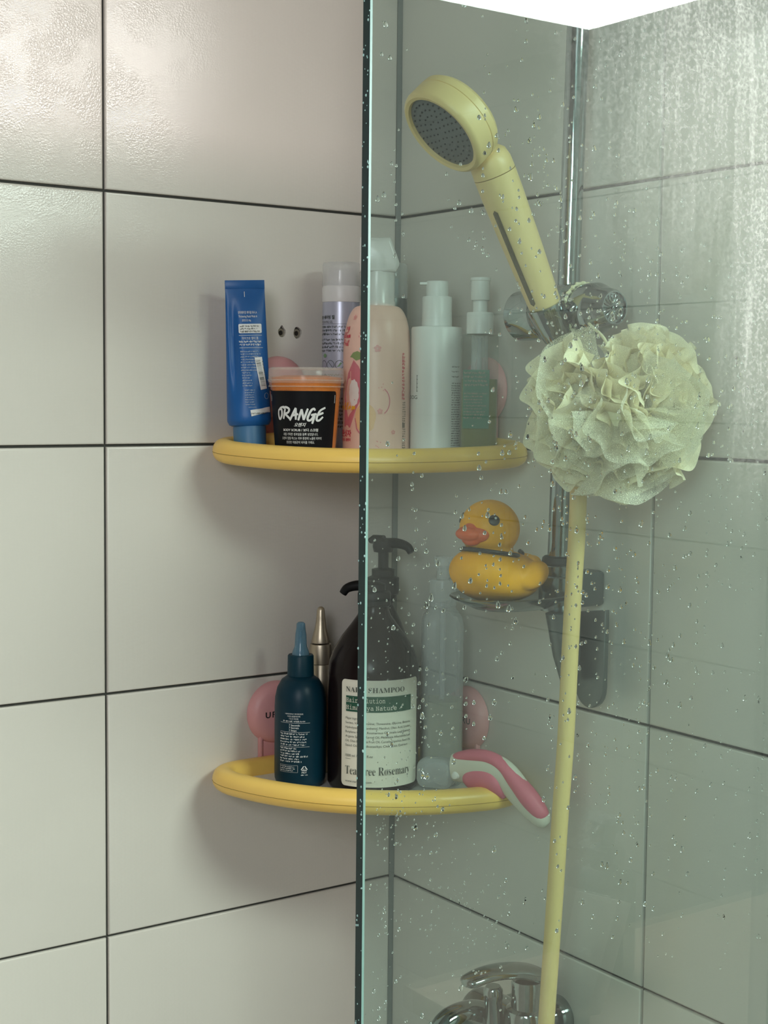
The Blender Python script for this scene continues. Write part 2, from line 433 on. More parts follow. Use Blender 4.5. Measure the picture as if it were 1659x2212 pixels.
def face_cam(x, y, off=0.0):
    return math.atan2(CP.y - y, CP.x - x) + math.radians(off)

def lathe(prof, seg=40, bm=None, mtx=None):
    bm = bm or bmesh.new()
    rings = []
    for r, z in prof:
        if r < 1e-6:
            rings.append([bm.verts.new((0, 0, z))])
        else:
            rings.append([bm.verts.new((r * math.cos(2 * PI * i / seg), r * math.sin(2 * PI * i / seg), z)) for i in range(seg)])
    for a, b in zip(rings, rings[1:]):
        for i in range(seg):
            j = (i + 1) % seg
            if len(a) == 1 and len(b) == 1:
                continue
            if len(a) == 1:
                bm.faces.new((a[0], b[i], b[j]))
            elif len(b) == 1:
                bm.faces.new((a[i], b[0], a[j]))
            else:
                bm.faces.new((a[i], a[j], b[j], b[i]))
    if mtx is not None:
        vs = [v for r in rings for v in r]
        bmesh.ops.transform(bm, matrix=mtx, verts=vs)
    return bm

def frame_along(p0, p1):
    """matrix with local z along p0->p1, origin at p0"""
    z = (Vector(p1) - Vector(p0)).normalized()
    ref = Vector((0, 0, 1)) if abs(z.z) < 0.95 else Vector((0, 1, 0))
    x = ref.cross(z).normalized()
    y = z.cross(x)
    return Matrix(((x.x, y.x, z.x, p0[0]), (x.y, y.y, z.y, p0[1]), (x.z, y.z, z.z, p0[2]), (0, 0, 0, 1)))

def rod(p0, p1, prof, seg=32, bm=None):
    """lathe whose axis runs p0->p1; prof is (r, t*length) with t in 0..1"""
    ln = (Vector(p1) - Vector(p0)).length
    return lathe([(r, t * ln) for r, t in prof], seg, bm, frame_along(p0, p1))

def box(sx, sy, sz, c=(0, 0, 0), bev=0.0, seg=2, bm=None, mtx=None):
    b2 = bmesh.new()
    bmesh.ops.create_cube(b2, size=1)
    bmesh.ops.scale(b2, vec=(sx, sy, sz), verts=b2.verts)
    if bev:
        bmesh.ops.bevel(b2, geom=b2.edges[:], offset=bev, segments=seg, profile=0.5, affect='EDGES')
    if mtx is not None:
        bmesh.ops.transform(b2, matrix=mtx, verts=b2.verts)
    bmesh.ops.translate(b2, vec=c, verts=b2.verts)
    if bm is None:
        return b2
    me = bpy.data.meshes.new('t'); b2.to_mesh(me); b2.free(); bm.from_mesh(me); bpy.data.meshes.remove(me)
    return bm

def smooth_path(pts, n=8, closed=False):
    """Catmull-Rom through the points"""
    P = [Vector(p) for p in pts]
    out = []
    cnt = len(P) if closed else len(P) - 1
    for i in range(cnt):
        p0 = P[(i - 1) % len(P)] if (closed or i > 0) else P[0]
        p1 = P[i]; p2 = P[(i + 1) % len(P)]
        p3 = P[(i + 2) % len(P)] if (closed or i + 2 < len(P)) else P[-1]
        for k in range(n):
            t = k / n
            out.append(0.5 * ((2 * p1) + (-p0 + p2) * t + (2 * p0 - 5 * p1 + 4 * p2 - p3) * t * t + (-p0 + 3 * p1 - 3 * p2 + p3) * t ** 3))
    if not closed:
        out.append(P[-1])
    return out

def tube(path, r, seg=16, closed=False, bm=None, up=Vector((0, 0, 1)), sect=None):
    """tube along path; r a number or a list; sect an optional list of (a, b) section points scaled by r"""
    bm = bm or bmesh.new()
    n = len(path)
    rings = []
    for i, p in enumerate(path):
        if closed:
            d = (path[(i + 1) % n] - path[i - 1]).normalized()
        else:
            d = (path[min(i + 1, n - 1)] - path[max(i - 1, 0)]).normalized()
        u = up if abs(d.dot(up)) < 0.97 else Vector((1, 0, 0))
        a = d.cross(u).normalized()
        b = a.cross(d).normalized()
        rr = r[i] if isinstance(r, (list, tuple)) else r
        ra, rb = rr if isinstance(rr, tuple) else (rr, rr)
        ring = []
        for k in range(seg):
            t = 2 * PI * k / seg
            ca, sb = (math.cos(t), math.sin(t)) if sect is None else sect[k]
            ring.append(bm.verts.new(p + a * (ra * ca) + b * (rb * sb)))
        rings.append(ring)
    m = n if closed else n - 1
    for i in range(m):
        A = rings[i]; B = rings[(i + 1) % n]
        for k in range(seg):
            j = (k + 1) % seg
            bm.faces.new((A[k], A[j], B[j], B[k]))
    if not closed:
        bm.faces.new(rings[0][::-1]); bm.faces.new(rings[-1])
    return bm

def loft(secs, seg=40, cap=True, bm=None):
    """secs: (cx, cy, z, rx, ry, power) superellipse rings stacked in z"""
    bm = bm or bmesh.new()
    rings = []
    for cx, cy, z, rx, ry, pw in secs:
        ring = []
        for k in range(seg):
            t = 2 * PI * k / seg
            c, s = math.cos(t), math.sin(t)
            ring.append(bm.verts.new((cx + rx * math.copysign(abs(c) ** (2 / pw), c), cy + ry * math.copysign(abs(s) ** (2 / pw), s), z)))
        rings.append(ring)
    for A, B in zip(rings, rings[1:]):
        for k in range(seg):
            j = (k + 1) % seg
            bm.faces.new((A[k], A[j], B[j], B[k]))
    if cap:
        bm.faces.new(rings[0][::-1]); bm.faces.new(rings[-1])
    return bm

def extrude_poly(pts, depth, bev=0.0, mtx=None):
    """closed outline in x,y extruded along z (centred)"""
    bm = bmesh.new()
    vs = [bm.verts.new((x, y, -depth / 2)) for x, y in pts]
    f = bm.faces.new(vs)
    r = bmesh.ops.extrude_face_region(bm, geom=[f])
    bmesh.ops.translate(bm, vec=(0, 0, depth), verts=[v for v in r['geom'] if isinstance(v, bmesh.types.BMVert)])
    if bev:
        ed = [e for e in bm.edges if abs(e.verts[0].co.z - e.verts[1].co.z) < 1e-7]
        bmesh.ops.bevel(bm, geom=ed, offset=bev, segments=3, profile=0.5, affect='EDGES')
    if mtx is not None:
        bmesh.ops.transform(bm, matrix=mtx, verts=bm.verts)
    return bm

def ellipsoid(bm, c, r, rot=None, u=28, v=18):
    mtx = Matrix.Translation(c) @ (rot.to_matrix().to_4x4() if rot else Matrix()) @ Matrix.Diagonal((*r, 1))
    bmesh.ops.create_uvsphere(bm, u_segments=u, v_segments=v, radius=1.0, matrix=mtx)
    return bm

def fuse(name, bm, voxel, smooth_n, m, parent=None, loc=None, rot=None):
    """melt overlapping solids into one continuous surface"""
    me = bpy.data.meshes.new(name)
    bm.to_mesh(me); bm.free()
    o = bpy.data.objects.new('melt', me); COL.objects.link(o)
    md = o.modifiers.new('r', 'REMESH'); md.mode = 'VOXEL'; md.voxel_size = voxel
    ms = o.modifiers.new('s', 'SMOOTH'); ms.iterations = smooth_n; ms.factor = 0.5
    dg = bpy.context.evaluated_depsgraph_get()
    out = bpy.data.meshes.new_from_object(o.evaluated_get(dg))
    bpy.data.objects.remove(o, do_unlink=True)
    out.name = name
    out.materials.clear()
    return link(name, out, m, parent, loc, rot, True, 80)

# ------------------------------------------------------------------ printing on surfaces
_TXT = {}
def text_mesh(body, offset=0.0, spacing=1.0, line=1.0):
    key = (body, offset, spacing, line)
    if key in _TXT:
        return _TXT[key]
    c = bpy.data.curves.new('t', 'FONT')
    c.body = body
    c.size = 1.0
    c.offset = offset
    c.space_character = spacing
    c.space_line = line
    c.resolution_u = 3
    o = bpy.data.objects.new('t', c)
    me = bpy.data.meshes.new_from_object(o)
    vs = [(v.co.x, v.co.y) for v in me.vertices]
    fs = [tuple(p.vertices) for p in me.polygons]
    bpy.data.objects.remove(o, do_unlink=True)
    bpy.data.meshes.remove(me)
    bpy.data.curves.remove(c)
    _TXT[key] = (vs, fs)
    return vs, fs

class Print:
    """collects flat print and lays it on a surface f(u, v, lift)"""
    def __init__(self, f, lift=0.00015):
        self.f = f; self.lift = lift; self.v = []; self.F = []
    def add(self, pts, faces):
        b = len(self.v)
        self.v += [self.f(u, v, self.lift) for u, v in pts]
        self.F += [tuple(i + b for i in q) for q in faces]
    def text(self, body, u, v, width=None, size=None, align='L', bold=0.0, shear=0.0, rot=0.0, height=None, spacing=1.0, line=1.0):
        vs, fs = text_mesh(body, bold, spacing, line)
        if not vs:
            return
        x0 = min(p[0] for p in vs); x1 = max(p[0] for p in vs)
        sx = width / (x1 - x0) if width else size
        sy = size if size else sx
        if height:
            y0 = min(p[1] for p in vs); y1 = max(p[1] for p in vs)
            sy = height / (y1 - y0)
            if not width and not size:
                sx = sy
        if align == 'C':
            ox = -(x0 + x1) / 2
        elif align == 'R':
            ox = -x1
        else:
            ox = -x0
        c, s = math.cos(rot), math.sin(rot)
        pts = []
        for x, y in vs:
            a = (x + ox) * sx + shear * y * sy; b = y * sy
            pts.append((u + a * c - b * s, v + a * s + b * c))
        self.add(pts, fs)
    def rect(self, u0, u1, v0, v1, r=0.0, n=14):
        us = [u0 + (u1 - u0) * i / n for i in range(n + 1)]
        if r:
            ext = [r * (1 - math.cos(k * PI / 8)) for k in range(1, 5)]
            us = sorted(set([u0 + e for e in ext] + [u1 - e for e in ext] + us))
        pts = []
        for u in us:
            d = 0.0
            if r:
                e = min(u - u0, u1 - u)
                if e < r:
                    d = r - math.sqrt(max(0, r * r - (r - e) ** 2))
            m = 4
            for k in range(m + 1):
                pts.append((u, v0 + d + (v1 - v0 - 2 * d) * k / m))
        q = []
        m1 = 5
        for i in range(len(us) - 1):
            for k in range(4):
                q.append((i * m1 + k, (i + 1) * m1 + k, (i + 1) * m1 + k + 1, i * m1 + k + 1))
        self.add(pts, q)
    def line(self, pts, wd, closed=False):
        P = [Vector(p) for p in pts]
        n = len(P)
        out = []
        for i in range(n):
            a = P[(i - 1) % n] if (closed or i) else P[i]
            b = P[(i + 1) % n] if (closed or i < n - 1) else P[i]
            d = (b - a).normalized() if (b - a).length > 1e-9 else Vector((1, 0))
            nn = Vector((-d.y, d.x)) * (wd / 2 if not isinstance(wd, (list, tuple)) else wd[i] / 2)
            out += [tuple(P[i] + nn), tuple(P[i] - nn)]
        q = []
        for i in range(n if closed else n - 1):
            j = (i + 1) % n
            q.append((2 * i, 2 * i + 1, 2 * j + 1, 2 * j))
        self.add(out, q)
    def disc(self, u, v, r, ry=None, n=16, ring=0.0):
        ry = ry or r
        P = [(u + r * math.cos(2 * PI * k / n), v + ry * math.sin(2 * PI * k / n)) for k in range(n)]
        if ring:
            self.line(P, ring, True)
        else:
            if r > 0.003:
                self.poly(P)
            else:
                self.add(P + [(u, v)], [(k, (k + 1) % n, n) for k in range(n)])
    def poly(self, pts):
        vv = [Vector((a, b)) for a, b in pts]
        nb_ = len(vv)
        x0 = min(q.x for q in vv); x1 = max(q.x for q in vv); y0 = min(q.y for q in vv); y1 = max(q.y for q in vv)
        st = 0.0022
        def ins(x, y):
            c = False
            for i in range(nb_):
                a, b = vv[i], vv[i - 1]
                if (a.y > y) != (b.y > y) and x < (b.x - a.x) * (y - a.y) / (b.y - a.y) + a.x:
                    c = not c
            return c
        for i in range(1, int((x1 - x0) / st) + 1):
            for j in range(1, int((y1 - y0) / st) + 1):
                x, y = x0 + i * st + 0.0003 * (j % 2), y0 + j * st
                if ins(x, y):
                    vv.append(Vector((x, y)))
        pts = vv[:nb_]
        res = geometry.delaunay_2d_cdt(vv, [(i, (i + 1) % nb_) for i in range(nb_)], [], 1, 1e-7)
        self.add([tuple(p) for p in res[0]], [tuple(f) for f in res[2]])
    def greek(self, u0, u1, v, h, seed, ragged=0.0, n=1, pitch=0.0, gap=0.28):
        """rows of unreadably small words: short marks of word-like lengths"""
        rnd = random.Random(seed)
        for k in range(n):
            end = u1 - (u1 - u0) * ragged * rnd.random()
            u = u0
            while u < end:
                wd = h * (0.7 + 2.6 * rnd.random())
                e = min(u + wd, end)
                a = u
                while a < e - h * 0.15:
                    bw = h * (0.12 + 0.24 * rnd.random())
                    b0 = v - k * pitch + h * rnd.choice((0, 0, 0.45, 0.18))
                    b1 = v - k * pitch + h * rnd.choice((1.0, 0.62, 0.75, 0.9))
                    bb = min(a + bw, e)
                    self.add([(a, b0), (bb, b0), (bb, b1), (a, b1)], [(0, 1, 2, 3)])
                    a += bw + h * 0.16
                u = e + h * gap
    def build(self, name, m, parent):
        me = bpy.data.meshes.new(name)
        me.from_pydata([tuple(p) for p in self.v], [], self.F)
        me.update()
        return link(name, me, m, parent, smooth=False)

def cyl_f(R, a0=0.0):
    """surface of a lathed body: local +x faces the viewer, u runs to the viewer's right"""
    def f(u, v, lift):
        r = (R(v) if callable(R) else R)
        r0 = R(0.06) if callable(R) else R
        t = a0 + u / r0
        return Vector(((r + lift) * math.cos(t), (r + lift) * math.sin(t), v))
    return f

def interp(prof):
    """radius as a function of height from a lathe profile"""
    P = sorted([(z, r) for r, z in prof])
    def R(z):
        for (z0, r0), (z1, r1) in zip(P, P[1:]):
            if z0 <= z <= z1 and z1 > z0:
                return r0 + (r1 - r0) * (z - z0) / (z1 - z0)
        return P[0][1] if z < P[0][0] else P[-1][1]
    return R

# ------------------------------------------------------------------ the room
CEIL = 2.35
XW = 1.75      # unseen side wall with the added window
YW = 3.05      # wall behind the photographer
XF = -1.37     # far wall of the dry side
YS = 0.60      # end of the tap wall
GY0, GY1 = 0.565, 0.575
GXE = 0.439

def quad(name, pts, m, kind='structure'):
    me = bpy.data.meshes.new(name)
    me.from_pydata([tuple(p) for p in pts], [], [(0, 1, 2, 3)])
    me.update()
    o = link(name, me, m, smooth=False)
    if kind:
        o['kind'] = kind
    return o

def slab(name, lo, hi, m):
    c = [(a + b) / 2 for a, b in zip(lo, hi)]
    o = obj(name, box(*[b - a for a, b in zip(lo, hi)], c=c), m, smooth=False)
    o['kind'] = 'structure'
    return o

wl = slab('wall_left', (-0.1, -0.12, 0), (XW, -0.0035, CEIL), M['grout'])
wl['label'] = 'white tiled wall with dark grout behind the yellow corner shelves'
wr = slab('wall_right', (-0.12, -0.0035, 0), (-0.0035, YS - 0.004, CEIL), M['grout'])
wr['label'] = 'white tiled wall behind the glass carrying the shower rail'
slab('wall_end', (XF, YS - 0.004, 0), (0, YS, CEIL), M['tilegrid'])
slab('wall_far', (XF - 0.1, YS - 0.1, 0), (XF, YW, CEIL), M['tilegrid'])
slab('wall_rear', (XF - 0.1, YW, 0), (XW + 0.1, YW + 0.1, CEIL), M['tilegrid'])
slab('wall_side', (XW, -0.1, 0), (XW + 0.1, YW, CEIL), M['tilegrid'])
slab('floor', (XF - 0.1, -0.1, -0.1), (XW + 0.1, YW + 0.1, 0), M['floor'])
slab('ceiling', (XF - 0.1, -0.1, CEIL), (XW + 0.1, YW + 0.1, CEIL + 0.1), M['paint'])

# wall tiles, one object each
G = 0.0013
def tile_mesh(wd, ht, key, _c={}):
    k = (round(wd, 4), round(ht, 4), key)
    if k not in _c:
        b = box(wd - 2 * G, ht - 2 * G, 0.007, c=(0, 0, -0.0035))
        top = [e for e in b.edges if all(v.co.z > -0.001 for v in e.verts)]
        bmesh.ops.bevel(b, geom=top, offset=0.0022, segments=3, profile=0.6, affect='EDGES')
        me = bpy.data.meshes.new('tile'); b.to_mesh(me); b.free()
        me.materials.append(M['tile'] if key == 0 else M['tileplain'])
        me.polygons.foreach_set('use_smooth', [True] * len(me.polygons))
        me.set_sharp_from_angle(angle=math.radians(50))
        _c[k] = me
    return _c[k]

HOLES = [(0.1516, 1.6182), (0.1319, 1.6183)]
def holed_tile(wd, ht, holes):
    """front face with ragged openings, sides as the other tiles"""
    b = box(wd - 2 * G, ht - 2 * G, 0.007, c=(0, 0, -0.0035))
    top = [e for e in b.edges if all(v.co.z > -0.001 for v in e.verts)]
    bmesh.ops.bevel(b, geom=top, offset=0.0022, segments=3, profile=0.6, affect='EDGES')
    b.faces.ensure_lookup_table()
    front = max(b.faces, key=lambda f: f.calc_center_median().z + f.calc_area())
    outer = [Vector((v.co.x, v.co.y)) for v in front.verts]
    ov = list(front.verts)
    bmesh.ops.delete(b, geom=[front], context='FACES_ONLY')
    pts = outer[:]; edges = [(i, (i + 1) % len(outer)) for i in range(len(outer))]
    loops = []
    for hx, hy, shape in holes:
        s = len(pts)
        pts += [Vector((hx + a, hy + c)) for a, c in shape]
        edges += [(s + i, s + (i + 1) % len(shape)) for i in range(len(shape))]
        loops.append(range(s, s + len(shape)))
    co, _, fa, ovid, _, _ = geometry.delaunay_2d_cdt(pts, edges, [], 1, 1e-7)
    def inside(p, poly):
        c = False
        for i in range(len(poly)):
            x0, y0 = poly[i]; x1, y1 = poly[i - 1]
            if (y0 > p[1]) != (y1 > p[1]) and p[0] < (x1 - x0) * (p[1] - y0) / (y1 - y0) + x0:
                c = not c
        return c
    vm = []
    for i, p in enumerate(co):
        src = ovid[i][0] if ovid[i] else -1
        vm.append(ov[src] if 0 <= src < len(ov) else b.verts.new((p.x, p.y, 0)))
    for f in fa:
        cc = (sum(co[i].x for i in f) / 3, sum(co[i].y for i in f) / 3)
        if any(inside(cc, [(h[0] + a, h[1] + c) for a, c in h[2]]) for h in holes):
            continue
        b.faces.new([vm[i] for i in f])
    inv = {}
    for i in range(len(co)):
        for s in ovid[i]:
            inv[s] = vm[i]
    for lp in loops:
        A = [inv[i] for i in lp]
        B = [b.verts.new((v.co.x, v.co.y, -0.0035)) for v in A]
        for i in range(len(A)):
            j = (i + 1) % len(A)
            b.faces.new((A[i], A[j], B[j], B[i]))
    bmesh.ops.recalc_face_normals(b, faces=b.faces)
    me = bpy.data.meshes.new('tile'); b.to_mesh(me); b.free()
    me.materials.append(M['tile'])
    return me

H1 = [(0.0048 * math.cos(t) * (1 + 0.06 * math.sin(3 * t)), 0.0052 * math.sin(t) + (0.0022 if 1.2 < t < 2.0 else 0)) for t in [2 * PI * k / 18 for k in range(18)]]
H2 = [(0.0052 * math.cos(t) * (1 + 0.05 * math.sin(4 * t)), 0.0062 * math.sin(t) * (1 + 0.08 * math.cos(3 * t))) for t in [2 * PI * k / 18 for k in range(18)]]

rows = [0.0] + [0.25 * k for k in range(1, 10)] + [CEIL]
colsL = [0.002, 0.3558, 0.7558, 1.1558, 1.5558, XW]
colsR = [0.002, 0.4019, YS]
RotL = Euler((PI / 2, 0, PI)).to_matrix()      # tile z -> +y, tile x -> -x
for i in range(len(colsL) - 1):
    for j in range(len(rows) - 1):
        cx = (colsL[i] + colsL[i + 1]) / 2; cz = (rows[j] + rows[j + 1]) / 2
        wd = colsL[i + 1] - colsL[i]; ht = rows[j + 1] - rows[j]
        if i == 0 and abs(rows[j] - 1.5) < 1e-6:
            me = holed_tile(wd, ht, [(-(HOLES[0][0] - cx), HOLES[0][1] - cz, H1), (-(HOLES[1][0] - cx), HOLES[1][1] - cz, H2)])
        else:
            me = tile_mesh(wd, ht, 0)
        o = bpy.data.objects.new('tile', me); COL.objects.link(o)
        o.location = (cx, random.uniform(-0.0002, 0.0001), cz)
        o.rotation_euler = (PI / 2 + random.uniform(-0.0006, 0.0006), 0, PI + random.uniform(-0.0006, 0.0006))
        o.parent = wl
for i in range(len(colsR) - 1):
    for j in range(len(rows) - 1):
        cy = (colsR[i] + colsR[i + 1]) / 2; cz = (rows[j] + rows[j + 1]) / 2
        me = tile_mesh(colsR[i + 1] - colsR[i], rows[j + 1] - rows[j], 1)
        o = bpy.data.objects.new('tile', me); COL.objects.link(o)
        o.location = (random.uniform(-0.0002, 0.0001), cy, cz)
        o.rotation_euler = (PI / 2 + random.uniform(-0.0006, 0.0006), 0, PI / 2 + random.uniform(-0.0006, 0.0006))
        o.parent = wr

b = box(0.0060, 0.0060, CEIL, c=(-0.0008, -0.0008, CEIL / 2), mtx=Matrix.Rotation(PI / 4, 4, 'Z'))
obj('trim_1', b, mat('grey_silicone', (0.24, 0.245, 0.23), 0.6), smooth=False)['kind'] = 'structure'

# plugs left in the two drill holes
for (hx, hz), nm in zip(HOLES, ('a', 'b')):
    b = lathe([(0.0052, -0.0036), (0.0045, -0.0024), (0.0028, -0.0022), (0.0025, -0.0030), (0.0025, -0.010)], 24, mtx=Matrix.Rotation(-PI / 2, 4, 'X'))
    pl = obj('wall_plug', b, M['plug'], wl, loc=(hx, 0.0, hz - 0.0006))
    b = lathe([(0.0, -0.0032), (0.0026, -0.0032)], 20, mtx=Matrix.Rotation(-PI / 2, 4, 'X'))
    obj('hole', b, M['holedark'], pl)

# lamp on the ceiling
lamp = empty('ceiling_lamp', (-0.50, 1.86, CEIL), label='long flat white ceiling lamp lighting the bathroom', cat='lamp')
obj('frame', box(1.45, 0.57, 0.03, c=(0, 0, -0.016), bev=0.004), M['white'], lamp)
obj('diffuser', box(1.40, 0.52, 0.006, c=(0, 0, -0.0345)), M['panel'], lamp)

# unseen frosted window, added as soft light on the tap wall
win = obj('fill_window_1', box(0.03, 0.84, 0.60, c=(XW - 0.012, 1.85, 1.98), bev=0.003), M['white'])
win['kind'] = 'structure'
obj('pane', box(0.006, 0.74, 0.50, c=(XW - 0.030, 1.85, 1.98)), M['sidefill'], win)

dr_ = obj('added_door_1', box(0.86, 0.05, 2.03, c=(0.95, YW - 0.02, 1.015), bev=0.004), mat('dark_wood_door', (0.045, 0.032, 0.024), 0.5))  # unseen door, added so the chrome has something dark to reflect
dr_['kind'] = 'structure'
obj('door_panel', box(0.62, 0.02, 0.80, c=(0.95, YW - 0.05, 1.45), bev=0.008), mat('dark_wood_panel', (0.04, 0.028, 0.02), 0.5), dr_)
obj('door_handle', rod((0.62, YW - 0.045, 1.0), (0.62, YW - 0.10, 1.0), [(0, 0), (0.024, 0), (0.024, 0.15), (0.011, 0.2), (0.011, 0.6), (0.024, 0.7), (0.024, 0.95), (0, 1.0)], 24), M['chrome'], dr_)

# ------------------------------------------------------------------ glass screen
gs = empty('glass_screen', (GXE, (GY0 + GY1) / 2, 0.0), label='clear green-edged glass shower screen dotted with water drops', cat='glass screen')
CH = 0.0011
def world_to(parent, bm):
    bmesh.ops.translate(bm, vec=[-v for v in parent.location], verts=bm.verts)
    return bm
ZT = 1.95
b = bmesh.new()
def q4(b, a, c, d, e):
    b.faces.new([b.verts.new(p) for p in (a, c, d, e)])
FX, FZ = 0.335, 1.41        # the filmed area: towards the wall and the top
q4(b, (0.001, GY1, FZ), (FX, GY1, FZ), (FX, GY1, ZT), (0.001, GY1, ZT))
q4(b, (FX, GY1, FZ), (GXE - CH, GY1, FZ), (GXE - CH, GY1, ZT), (FX, GY1, ZT))
q4(b, (0.001, GY1, 0.02), (GXE - CH, GY1, 0.02), (GXE - CH, GY1, FZ), (0.001, GY1, FZ))
q4(b, (0.001, GY0, 0.02), (GXE - CH, GY0, 0.02), (GXE - CH, GY0, ZT), (0.001, GY0, ZT))
me = bpy.data.meshes.new('pane'); world_to(gs, b).to_mesh(me); b.free()
me.materials.append(M['glass']); me.materials.append(M['glassplain'])
for k in (1, 2, 3):
    me.polygons[k].material_index = 1
link('pane', me, None, gs, smooth=False)
b = bmesh.new()
q4(b, (GXE, GY0 + 0.0011, 0.02), (GXE, GY1 - 0.0011, 0.02), (GXE, GY1 - 0.0011, ZT), (GXE, GY0 + 0.0011, ZT))
q4(b, (GXE - CH, GY0, 0.02), (GXE, GY0 + 0.0011, 0.02), (GXE, GY0 + 0.0011, ZT), (GXE - CH, GY0, ZT))
me = bpy.data.meshes.new('polished_edge'); world_to(gs, b).to_mesh(me); b.free()
link('polished_edge', me, M['glassedge'], gs, smooth=False)['label'] = 'dark blue-green polished edge'
b = bmesh.new()
q4(b, (GXE, GY1 - 0.0011, 0.02), (GXE - CH, GY1, 0.02), (GXE - CH, GY1, ZT), (GXE, GY1 - 0.0011, ZT))
q4(b, (GXE, GY0 + 0.0011, ZT), (GXE, GY1 - 0.0011, ZT), (0.001, GY1, ZT), (0.001, GY0, ZT))
me = bpy.data.meshes.new('bevelled_arris'); world_to(gs, b).to_mesh(me); b.free()
link('bevelled_arris', me, M['glassarris'], gs, smooth=False)['label'] = 'pale green bevel'

# ------------------------------------------------------------------ corner shelves
def shelf_path(z, slope):
    off, R = 0.012, 0.232
    bar = 0.0125
    pts = []
    for k in range(12):
        pts.append((0.045 + (0.205 - 0.045) * k / 11, bar))
    th0 = math.asin(0.040 / R)
    A = Vector((0.205, bar)); B = Vector((off + R, bar)); Cc = Vector((off + R * math.cos(th0), off + R * math.sin(th0)))
    for k in range(1, 8):
        t = k / 8
        p = (1 - t) ** 2 * A + 2 * t * (1 - t) * B + t * t * Cc
        pts.append((p.x, p.y))
    for k in range(41):
        t = th0 + (PI / 2 - 2 * th0) * k / 40
        pts.append((off + R * math.cos(t), off + R * math.sin(t)))
    for k in range(1, 8):
        t = k / 8
        p = (1 - t) ** 2 * Cc + 2 * t * (1 - t) * B + t * t * A
        pts.append((p.y, p.x))
    for k in range(12):
        pts.append((bar, 0.205 - (0.205 - 0.045) * k / 11))
    for k in range(1, 8):
        t = k / 8
        p = (1 - t) ** 2 * Vector((bar, 0.045)) + 2 * t * (1 - t) * Vector((bar, bar)) + t * t * Vector((0.045, bar))
        pts.append((p.x, p.y))
    return [Vector((x, y, z - slope * ((x + y) / 1.4142 - 0.2))) for x, y in pts]

def corner_shelf(z, slope, dl, dr, dz, label):
    root = empty('corner_shelf', (0, 0, z), label=label, cat='shelf', group='yellow corner shelves')
    path = [p - Vector((0, 0, z)) for p in shelf_path(z, slope)]
    sec = []
    seg = 24
    for k in range(seg):
        t = 2 * PI * k / seg
        c, s = math.cos(t), math.sin(t)
        sec.append((math.copysign(abs(c) ** 0.9, c), math.copysign(abs(s) ** 0.9, s)))
    obj('rim', tube(path, 0.012, seg, True, sect=sec), M['yellow'], root, sharp=60)
    # parting seam around the middle of the rim
    seam = [p + Vector((0, 0, -0.0012)) for p in path]
    n = len(seam)
    out = []
    for i, p in enumerate(seam):
        d = (seam[(i + 1) % n] - seam[i - 1]).normalized()
        a = d.cross(Vector((0, 0, 1))).normalized()
        out.append(p + a * 0.01188)
    obj('seam', tube(out, 0.0003, 6, True), M['seam'], root)
    # tray
    tz = -0.004
    ring = [Vector((p.x, p.y, p.z + tz)) for p in path[::2]]
    cen = sum((p for p in ring), Vector()) / len(ring)
    b = bmesh.new()
    lo = [b.verts.new(p + (cen - p) * 0.03 + Vector((0, 0, -0.004))) for p in ring]
    hi = [b.verts.new(p + (cen - p) * 0.03) for p in ring]
    b.faces.new(hi); b.faces.new(lo[::-1])
    for i in range(len(ring)):
        j = (i + 1) % len(ring)
        b.faces.new((lo[i], lo[j], hi[j], hi[i]))
    obj('tray', b, M['traywhite'], root, smooth=False)
    # suction cups and their arms
    for side, d in (('L', dl), ('R', dr)):
        prof = [(0.0, 0.0145), (0.016, 0.0142), (0.025, 0.0125), (0.031, 0.009), (0.0335, 0.004), (0.0338, 0.0008), (0.030, 0.0008)]
        if side == 'L':
            mt = Matrix.Translation((d, 0.0, dz)) @ Matrix.Rotation(-PI / 2, 4, 'X')
        else:
            mt = Matrix.Translation((0.0, d, dz)) @ Matrix.Rotation(PI / 2, 4, 'Y')
        cup = obj('suction_cup', lathe(prof, 48, mtx=mt), M['pink'], root)
        for k, (o1, ww, tt) in enumerate(((0.019, 0.0035, 0.006), (-0.019, 0.0035, 0.006), (0, 0.036, 0.003))):
            hgt = dz - 0.004
            if side == 'L':
                bb = box(ww, tt, hgt, c=(d + o1, 0.001 + tt / 2, hgt / 2), bev=0.001)
            else:
                bb = box(tt, ww, hgt, c=(0.001 + tt / 2, d + o1, hgt / 2), bev=0.001)
            obj('arm', bb, M['pink'], root)
        if side == 'L':
            f = lambda u, v, l, d=d: Vector((d - u, 0.0136 + l + 0.0006, dz + v))
        else:
            f = lambda u, v, l, d=d: Vector((0.0136 + l + 0.0006, d + u, dz + v))
        pr = Print(f, 0.0003)
        pr.text('UFORU', 0, -0.0032, width=0.037, height=0.0066, align='C', bold=0.02, spacing=1.25)
        pr.build('lettering', M['black'], cup)
    return root

corner_shelf(1.4935, 0.09, 0.157, 0.160, 1.559 - 1.4935, 'upper yellow corner shelf crowded with tubes and bottles, on pink suction cups')
corner_shelf(1.1535, 0.0, 0.160, 0.139, 1.2105 - 1.1535, 'lower yellow corner shelf holding the dark bottles, on pink suction cups')

ZU = 1.4905      # what the upper bottles stand on
ZL = 1.1495      # what the lower bottles stand on
UPG = 'toiletries on the upper shelf'
LOG = 'toiletries on the lower shelf'

